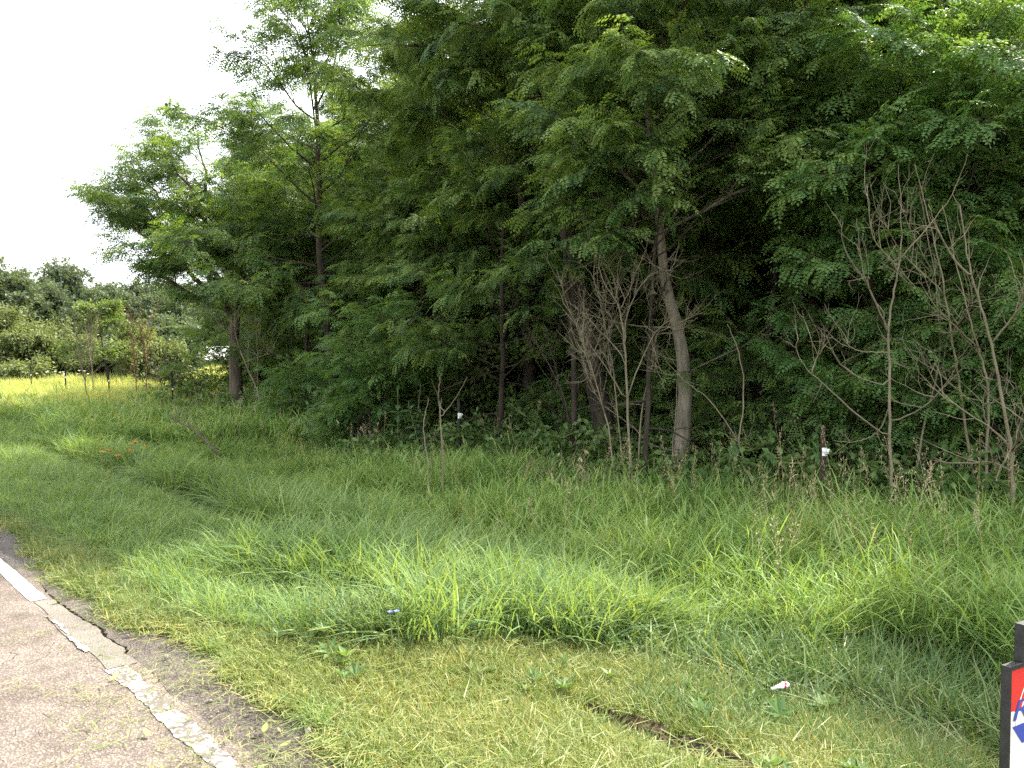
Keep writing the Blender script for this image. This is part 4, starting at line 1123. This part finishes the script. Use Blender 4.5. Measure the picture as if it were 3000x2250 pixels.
# thin reddish stems out by the field fence
for i, (st, lab, mm) in enumerate([([(255, 1165), (248, 1110), (235, 1060), (225, 1010), (222, 960)], 'bare brown sapling between the second and third fence posts', 'twig'),
                                   ([(400, 1150), (398, 1090), (392, 1030), (388, 970), (392, 930)], 'reddish bare sapling left of the black fence post', 'twig_red'),
                                   ([(428, 1150), (430, 1080), (432, 1010), (425, 950)], 'second reddish bare sapling, nearer the black fence post', 'twig_red'),
                                   ([(275, 1150), (270, 1080), (265, 1010), (272, 950)], 'thin pale sapling beside the bare brown one at the field fence', 'twig'),
                                   ([(480, 1170), (470, 1120), (450, 1090)], 'short bent bare stem just left of the black fence post', 'twig')]):
    sapling(lab, 25 + i, st, [[st[1], (st[1][0] - 14, st[2][1] - 20), (st[1][0] - 22, st[-1][1] - 10)], [st[1], (st[1][0] + 12, st[2][1] - 30), (st[1][0] + 20, st[-1][1] - 30)]], r=.022, seed=30 + i, twigs=40, m=M[mm], tl=.8,
            group='bare saplings at the field fence')
# fallen dead branch lying in the grass
def fallen_branch():
    rs = np.random.RandomState(4)
    a, b_ = P(645, 1335, 13.2), P(495, 1225, 15.2)
    pth = np.stack([a + (b_ - a) * f + np.array([0, 0, .10 * math.sin(f * 3.1)]) for f in np.linspace(0, 1, 10)])
    root = empty('fallen_branch', (a[0], a[1], float(gz(a[0], a[1]))), 'dead grey branch fallen in the grass, tip up to the left', 'branch')
    o = np.array(root.location)
    mb = MB(); mb.tube(pth - o, np.linspace(.022, .006, 10), 7, rough=.06, rs=rs); mb.obj('stem', M['twig_dark'], root, smooth=True)
    for k in range(14):
        i = rs.randint(1, 9)
        mb = MB(); tw = curve_path(pth[i], (b_ - a) / 2.4 + np.array([rs.randn() * .3, rs.randn() * .3, rs.uniform(.1, .7)]), rs.uniform(.4, .9), 5, rs, wobble=.12)
        mb.tube(tw - o, np.linspace(.007, .002, 6), 4); mb.obj('branch', M['twig_dark'], root)
fallen_branch()

# ------------------------------------------------------------------ fence
def fence_post(px, t, top, label, m, wood=False, isc=.85):
    x, y = XY(px, t); z = float(gz(x, y))
    root = empty('fence_post', (x, y, z), label, 'fence post', 'posts of the wire fence', rz=.6)
    root.rotation_euler = (.02, -.02, .7)
    mb = MB()
    if wood:
        rs = np.random.RandomState(2)
        mb.tube([(0, 0, -.2), (0, 0, .3), (.006, 0, .8), (0, .004, top)], [.034, .032, .03, .026], 9, rough=.04, rs=rs)
    else:                                                   # a rolled steel tee with studs
        mb.box((0, 0, top / 2 - .2), (.042, .008, top + .4)); mb.box((0, .0175, top / 2 - .2), (.007, .027, top + .398))
        for k in range(int(top / .055)):
            mb.box((0, -.008, .06 + k * .055), (.010, .0085, .018))
    mb.obj('post', m, root)
    mb = MB()
    mb.tube([(0, -.012, .88), (0, -.045, .88), (0, -.07, .88)], [.034, .036, .02], 10)
    mb.box((0, -.02, .88), (.06, .03, .10)); mb.tube([(-.045, -.05, .9), (.045, -.05, .9)], [.016, .016], 8)
    for i in range(len(mb.v)): mb.v[i] = (mb.v[i] - [0, 0, .88]) * isc + [0, 0, .88]
    mb.obj('insulator', M['white_plastic'], root)
    return np.array([x, y, z])
posts = [fence_post(2413, 8.3, 1.12, 'short rusty fence post with big white insulator in the shade', M['post_rust'], True),
         fence_post(1345, 12.8, 1.15, 'dark fence post with white insulator in the grass left of centre', M['post_black'], True),
         fence_post(505, 22.0, 1.38, 'black steel fence post standing clear left of the left tree', M['post_black'], isc=.55),
         fence_post(319, 26.4, 1.38, 'rusty steel fence post below the bright young locust in the field', M['post_rust'], isc=.6),
         fence_post(192, 30.0, 1.42, 'dark steel fence post second from the left in the sunny field', M['post_black'], isc=.6),
         fence_post(91, 34.0, 1.3, 'faint rusty fence post leftmost in the sunny field', M['post_rust'], isc=.6)]
wp = [np.array([*W(-8, 7.0), -.35])] + posts + [np.array([*W(60, 6.7), -.35])]
for hgt, lab in ((.88, 'thin steel wire strung through the white insulators'), (.45, 'lower thin steel wire of the roadside fence')):
    mb = MB()
    for a, b_ in zip(wp[:-1], wp[1:]):
        o_ = -NN * .055 if hgt > .6 else -NN * .045
        f = np.linspace(0, 1, 9)[:, None]
        pth = a * (1 - f) + b_ * f + np.array([o_[0], o_[1], hgt]) - np.array([0, 0, .05]) * (4 * f * (1 - f))
        mb.tube(pth, .0019, 4)
    tag(mb.obj('fence_wire', M['post_rust']), lab, 'wire', 'wires of the roadside fence')

# ------------------------------------------------------------------ white-roofed shed behind the far shrubs
def shed():
    x, y = XY(597, 66); z = float(gz(x, y))
    root = empty('shed', (x, y, z), 'low shed with white metal roof glimpsed behind the bushes', 'shed', rz=.25)
    mb = MB(); mb.box((0, 0, .55), (4.2, 5, 1.1)); mb.obj('wall', M['shedwall'], root)
    mb = MB()
    for sg in (-1, 1):
        v = np.array([(-2.4, sg * 2.8, 1.0), (2.4, sg * 2.8, 1.0), (2.4, 0, 2.1), (-2.4, 0, 2.1)])
        v = np.concatenate([v, v + [0, 0, .06]])
        mb.add(v, [(0, 1, 2, 3), (4, 7, 6, 5), (0, 4, 5, 1), (1, 5, 6, 2), (3, 2, 6, 7), (0, 3, 7, 4)])
    rf = mb.obj('roof', M['roof'], root)
    mb = MB()
    for k in range(9):
        for sg in (-1, 1):
            a_ = np.array((-2.2 + k * .55, sg * 2.8, 1.075)); b_ = np.array((-2.2 + k * .55, sg * .02, 2.17)); mb.tube([a_, b_], .02, 4)
    mb.obj('roof_rib', M['roof'], rf)
shed()

# ------------------------------------------------------------------ herbs
def oval_leaf_mesh(name, L_, W_, m, bend=.25):
    mb = MB(); v = []; k = 6
    for i in range(k + 1):
        f = i / k; w = W_ * .5 * math.sin(math.pi * min(1, f * .93 + .05)) ** .8
        zz = -bend * L_ * f * f
        v += [(L_ * f, -w, zz + .12 * w), (L_ * f, 0, zz), (L_ * f, w, zz + .12 * w)]
    fs = []
    for i in range(k):
        fs += [(3 * i, 3 * i + 1, 3 * i + 4, 3 * i + 3), (3 * i + 1, 3 * i + 2, 3 * i + 5, 3 * i + 4)]
    mb.add(v, fs, 0, .6)
    return mb.mesh(name, [m], True)
LEAF_ME = [oval_leaf_mesh('milkweed_leaf', .19, .075, M['milk']), oval_leaf_mesh('milkweed_leaf', .16, .07, M['milk'], .45)]
def milkweed(px, t, H, seed, label):
    x, y = XY(px, t); z = float(gz(x, y)); rs = np.random.RandomState(seed)
    root = empty('milkweed_plant', (x, y, z), label, 'plant', 'milkweed plants at the thicket edge')
    sp = curve_path((0, 0, -.05), (rs.randn() * .08, rs.randn() * .08, 1), H, 8, rs, wobble=.03)
    mb = MB(); mb.tube(sp, np.linspace(.009, .005, 9), 6); mb.obj('stem', M['stem'], root, smooth=True)
    n = 8; a = rs.rand() * 6
    for i in range(n):
        f = .3 + .7 * (i + .5) / n; j = min(7, int(f * 8)); p = sp[j] + (sp[j + 1] - sp[j]) * (f * 8 - j)
        a += 1.57
        for sg in (0, math.pi):
            o = link('leaf', LEAF_ME[rs.randint(2)], root, None, p)
            o.rotation_euler = (rs.uniform(-.3, .3), -rs.uniform(.1, .7) - .6 * (f > .85), a + sg + rs.uniform(-.2, .2))
            s = rs.uniform(1.0, 1.35) * (1 if f < .85 else .6); o.scale = (s, s, s)
for i, (px, t, H, lab) in enumerate([(905, 14.0, .95, 'yellowing milkweed leftmost of the row at the thicket edge'), (960, 14.6, 1.15, 'tall milkweed right of the yellowing one'), (1010, 14.8, 1.05, 'milkweed in front of the dry brown weed heads'),
                                     (1060, 14.6, 1.0, 'milkweed below the large green shrub'), (1165, 13.6, 1.25, 'broad milkweed left of the crooked short bare stem'), (1205, 13.8, 1.3, 'tallest milkweed beside the dark leaning sapling'),
                                     (1240, 13.2, 1.05, 'milkweed just behind the crooked short bare stem'), (930, 15.5, 1.0, 'milkweed half hidden at the back of the row')]):
    milkweed(px, t, H + .15, 700 + i, lab)
DRY_ME = oval_leaf_mesh('dry_leaf', .085, .026, M['dry'], .5)
def dry_weed(px, t, H, seed, label, n=26):
    x, y = XY(px, t); z = float(gz(x, y)); rs = np.random.RandomState(seed)
    root = empty('dry_weed', (x, y, z), label, 'plant', 'dry tan weeds in the grass')
    mb = MB(); lf = MB()
    for k in range(5):
        sp = curve_path((0, 0, -.05), (rs.randn() * .25, rs.randn() * .25, 1), H * rs.uniform(.75, 1.05), 7, rs, wobble=.08, droop=.1)
        mb.tube(sp, np.linspace(.004, .002, 8), 4, cap=False)
        for q in range(n // 5 + 2):
            f = rs.uniform(.5, 1.0); j = min(6, int(f * 7)); p = sp[j] + (sp[j + 1] - sp[j]) * (f * 7 - j) + rs.randn(3) * .015
            leaf_quad(lf, p, np.array([rs.randn() * .5, rs.randn() * .5, -1.0]), rs.randn(3), rs.uniform(.05, .11), rs.uniform(.014, .028), 0, rs.rand(), .3)
    mb.obj('stem', M['twig'], root); lf.obj('leaves', M['dry'], root, kind='stuff')
for i, (px, t, H, lab) in enumerate([(1618, 9.8, .95, 'dry tan weed leftmost of the hanging leaf clusters before the bare clump'), (1662, 9.5, .95, 'dry tan weed with two pale leaf tufts before the bare clump'), (1702, 9.3, .85, 'dry tan weed in the middle of the hanging leaf clusters'),
                                     (1742, 9.1, .75, 'lowest dry tan weed at the right of the hanging leaf clusters'), (1690, 8.6, .62, 'short dry weed in front of the hanging leaf clusters'), (1085, 14.2, 1.1, 'brown dry weed head among the milkweed'),
                                     (1120, 14.0, 1.0, 'pale dry weed right of the brown one among the milkweed'), (2375, 8.6, .95, 'dry drooping weed beside the rusty fence post'), (2235, 8.0, .7, 'single pale dry weed below the forked bare stem'),
                                     (2790, 6.6, .62, 'dry tan seed head low in the grass at right'), (2735, 6.4, .60, 'pale bent dry weed low in the grass at right'), (1785, 6.9, .6, 'dry brown stalks lying in the tall grass')]):
    dry_weed(px, t, H, 740 + i, lab)
def flower(px, py, t, label, group, m, name, size, cat='flower', petals=6, hgt=None):
    c = P(px, py, t)
    if hgt:
        x_, y_ = W(*ground_se(px, py, hgt)); c = np.array([x_, y_, float(gz(x_, y_)) + hgt])
    rs = np.random.RandomState(int(px))
    z = float(gz(c[0], c[1]))
    root = empty(name, (c[0], c[1], z), label, cat, group)
    h = c[2] - z
    mb = MB(); mb.tube([(0, 0, -.05), (.01, 0, h * .5), (0, 0, h)], [.004, .003, .003], 5); mb.obj('stem', M['stem'], root)
    mb = MB()
    for k in range(petals):
        a = k * 6.283 / petals
        leaf_quad(mb, np.array([0, 0, h]), np.array([math.cos(a), math.sin(a), .45 + rs.uniform(-.2, .2)]), np.array([0, 0, 1.0]), size, size * .5, 0, rs.rand(), .2)
    pb = mb.obj('petals', m, root); pb.rotation_euler = (0, 0, 0)
for px, py, lab in ((299, 1327, 'small orange bloom leftmost of the day lilies in the grass'), (322, 1320, 'brightest large orange day lily bloom in the verge grass'), (344, 1336, 'lowest orange day lily bloom'), (382, 1322, 'orange day lily bloom at the middle right'),
                    (397, 1296, 'topmost orange day lily bloom'), (387, 1303, 'orange day lily bloom just below the topmost'), (428, 1309, 'faint orange day lily bloom rightmost')):
    flower(px, py, 15.3, lab, 'orange day lilies in the verge', M['orange'], 'day_lily', .045, hgt=.47)
flower(1143, 1795, 5.15, 'left blue chicory bloom in the sunlit lush grass', 'blue chicory blooms', M['blue_petal'], 'chicory', .018, petals=10, hgt=.33)
flower(1163, 1793, 5.2, 'right blue chicory bloom in the sunlit lush grass', 'blue chicory blooms', M['blue_petal'], 'chicory', .018, petals=10, hgt=.33)
_rw = np.random.RandomState(6)
for k in range(14):
    flower(_rw.uniform(5, 260), _rw.uniform(1080, 1100), _rw.uniform(36, 40), 'cream coloured wildflower in the sunny field below the bushes', 'cream wildflowers in the field', M['white_petal'], 'wildflower', .09)

# ------------------------------------------------------------------ litter and fallen leaves
def wrapper():
    c = W(*ground_se(2283, 2014, .13)); z = float(gz(c[0], c[1])) + .13
    root = empty('wrapper', (c[0], c[1], z), 'crumpled white wrapper with red patch lying in the cut grass', 'litter', rz=.35)
    rs = np.random.RandomState(3)
    mb = MB(); ns, sd = 12, 9
    V = []
    for i in range(ns):
        f = i / (ns - 1); xx = -.055 + .11 * f
        wy = .008 + .014 * f ** 1.5; wz = .006 + .013 * f ** 1.3
        for j in range(sd):
            a = j * 6.283 / sd
            V.append((xx + rs.randn() * .0022, math.cos(a) * wy * (1 + .28 * rs.randn()), .012 * f + math.sin(a) * wz * (1 + .28 * rs.randn())))
    fs = [(i * sd + j, i * sd + (j + 1) % sd, (i + 1) * sd + (j + 1) % sd, (i + 1) * sd + j) for i in range(ns - 1) for j in range(sd)] + [tuple(range(sd))[::-1], tuple((ns - 1) * sd + j for j in range(sd))]
    mb.add(V, fs)
    me = mb.mesh('film', [M['litter_white'], M['litter_red'], M['litter_green']])
    for i, pl in enumerate(me.polygons):
        q = pl.center
        if .022 < q.x < .042 and q.y < .0 : pl.material_index = 1
        elif q.x > .045 and q.z < .008: pl.material_index = 2
    link('film', me, root).scale = (.85, .8, .8)
wrapper()
FALL_ME = oval_leaf_mesh('fallen_leaf', .07, .035, M['g_field'], -.3)
for i, (px, py, lab) in enumerate([(792, 2005, 'pale yellow fallen leaf on the shoulder beside the mown grass'), (325, 2000, 'small fallen leaf on the sunlit road left of the worn line'), (440, 2165, 'green fallen leaf on the road left of the worn line'), (180, 1768, 'yellow fallen leaf lying on the crack edge'),
                                   (1000, 2075, 'pale leaf at the edge of the mown grass near the bottom'), (820, 2195, 'yellow green leaf on the clippings near the bottom'), (770, 2155, 'small pale leaf among clippings on the shoulder')]):
    s_, e_ = to_se(px, py); x, y = W(s_, e_)
    o = link('fallen_leaf', FALL_ME, None, None, (x, y, .015 if e_ < .3 else .05)); o.rotation_euler = (.15, -.1, i * 1.3); o.scale = (.7, .7, .7); tag(o, lab, 'leaf', 'fallen leaves by the road')

# ------------------------------------------------------------------ yard sign on its black steel frame
def sign():
    t = 2.3
    c = P(2953, 1962, t)                                     # top left corner of the panel frame
    z0 = float(gz(c[0], c[1]))
    ang = math.atan2(.533, .846)
    root = empty('yard_sign', (c[0], c[1], z0), 'real estate sign in black steel frame at the bottom right corner', 'sign', rz=ang)
    root.rotation_euler = (R(-1.5), R(2.5), ang)
    top = c[2] - z0; wd, hh = .62, .60
    b = .0155
    def bar(name, a, bb, size):
        mb = MB(); mb.box(((a[0] + bb[0]) / 2, (a[1] + bb[1]) / 2, (a[2] + bb[2]) / 2), size)
        o = mb.obj(name, M['steel_black'], root)
        bv = o.modifiers.new('bevel', 'BEVEL'); bv.width = .002; bv.segments = 2
    bar('frame_leg', (0, 0, -.2), (0, 0, top), (b, .025, top + .2)); bar('frame_leg', (wd, 0, -.2), (wd, 0, top), (b, .025, top + .2))
    bar('frame_bar', (b / 2, 0, top - b / 2), (wd - b / 2, 0, top - b / 2), (wd - b, .024, b)); bar('frame_bar', (b / 2, 0, top - hh), (wd - b / 2, 0, top - hh), (wd - b, .024, b))
    rt = .115
    bar('rider_post', (.075, 0, top), (.075, 0, top + rt), (b, .025, rt)); bar('rider_post', (wd - .075, 0, top), (wd - .075, 0, top + rt), (b, .025, rt))
    bar('rider_bar', (.075 + b / 2, 0, top + rt - b / 2), (wd - .075 - b / 2, 0, top + rt - b / 2), (wd - .15 - b, .024, b))
    def plate(name, x0, x1, za, zb, y0, m, th=.004):
        mb = MB(); mb.box(((x0 + x1) / 2, y0, (za + zb) / 2), (x1 - x0, th, zb - za)); return mb.obj(name, m, root)
    px0, px1, pt, pb = b / 2, wd - b / 2, top - b, top - hh + b / 2
    panel = plate('panel', px0, px1, pb, pt, 0, M['white_print'])
    rider = plate('rider', .075 + b / 2, wd - .075 - b / 2, top + .004, top + rt - b, 0, M['white_print'])
    f = -.0035
    def flat(name, pts, m, par, y=f):
        mb = MB(); mb.add([(p[0], y, p[1]) for p in pts], [tuple(range(len(pts)))]); return mb.obj(name, m, par)
    # red field above, with the white balloon outline curving through it
    red = []
    cx, cz, rad = wd * .5, pt - .185, .235
    zb = pt - .125
    arc = [(cx - rad * math.cos(a), cz + rad * .80 * math.sin(a)) for a in np.linspace(.28, math.pi - .28, 40)]
    flat('red_field', [(px0, pt), (px1, pt), (px1, zb)] + arc[::-1] + [(px0, zb)], M['red_print'], panel)
    ro, ri = 1.10, 1.075
    ring = []
    A = np.linspace(.05, math.pi - .05, 48)
    mb = MB(); v = []
    for a in A:
        for q in (ro, ri): v.append((cx - rad * q * math.cos(a), f - .0008, min(pt - .002, cz + rad * .8 * q * math.sin(a))))
    mb.add(v, [(2 * i, 2 * i + 1, 2 * i + 3, 2 * i + 2) for i in range(47)]); mb.obj('balloon_outline', M['white_print'], panel)
    # the balloon's blue lower stripe, grey basket lines, blue band below
    flat('blue_stripe', [(.035, pt - .175), (wd - .035, pt - .175), (wd - .095, pt - .235), (.095, pt - .235)], M['blue_print'], panel)
    flat('basket', [(wd * .5 - .05, pt - .265), (wd * .5 + .05, pt - .265), (wd * .5 + .04, pt - .295), (wd * .5 - .04, pt - .295)], M['grey_print'], panel)
    flat('blue_band', [(px0, pt - .345), (px1, pt - .345), (px1, pt - .50), (px0, pt - .50)], M['blue_print'], panel)
    flat('rider_stripe', [(.075 + b, top + .03), (wd - .075 - b, top + .03), (wd - .075 - b, top + .036), (.075 + b, top + .036)], M['red_print'], rider)
    def text(body, x, z, size, m, par, shear=.0, sx=1.0, y=f - .0012):
        cu = bpy.data.curves.new('lettering', 'FONT'); cu.body = body; cu.size = size; cu.shear = shear; cu.extrude = .0002
        ob = bpy.data.objects.new('tmp', cu); COL.objects.link(ob)
        dg = bpy.context.evaluated_depsgraph_get()
        me = bpy.data.meshes.new_from_object(ob.evaluated_get(dg)); bpy.data.objects.remove(ob)
        me.name = 'lettering'; me.materials.clear(); me.materials.append(m)
        o = link('lettering', me, par, None, (x, y, z)); o.rotation_euler = (R(90), 0, 0); o.scale = (sx, 1, 1)
    text('RE/MAX', .025, pt - .158, .085, M['blue_print'], panel, .25, 1.95)
    text('RE/MAX', .012, pt - .425, .085, M['white_print'], panel, .35, 1.5)
    text('Elite Group', .012, pt - .49, .062, M['white_print'], panel, 0, 1.25)
sign()
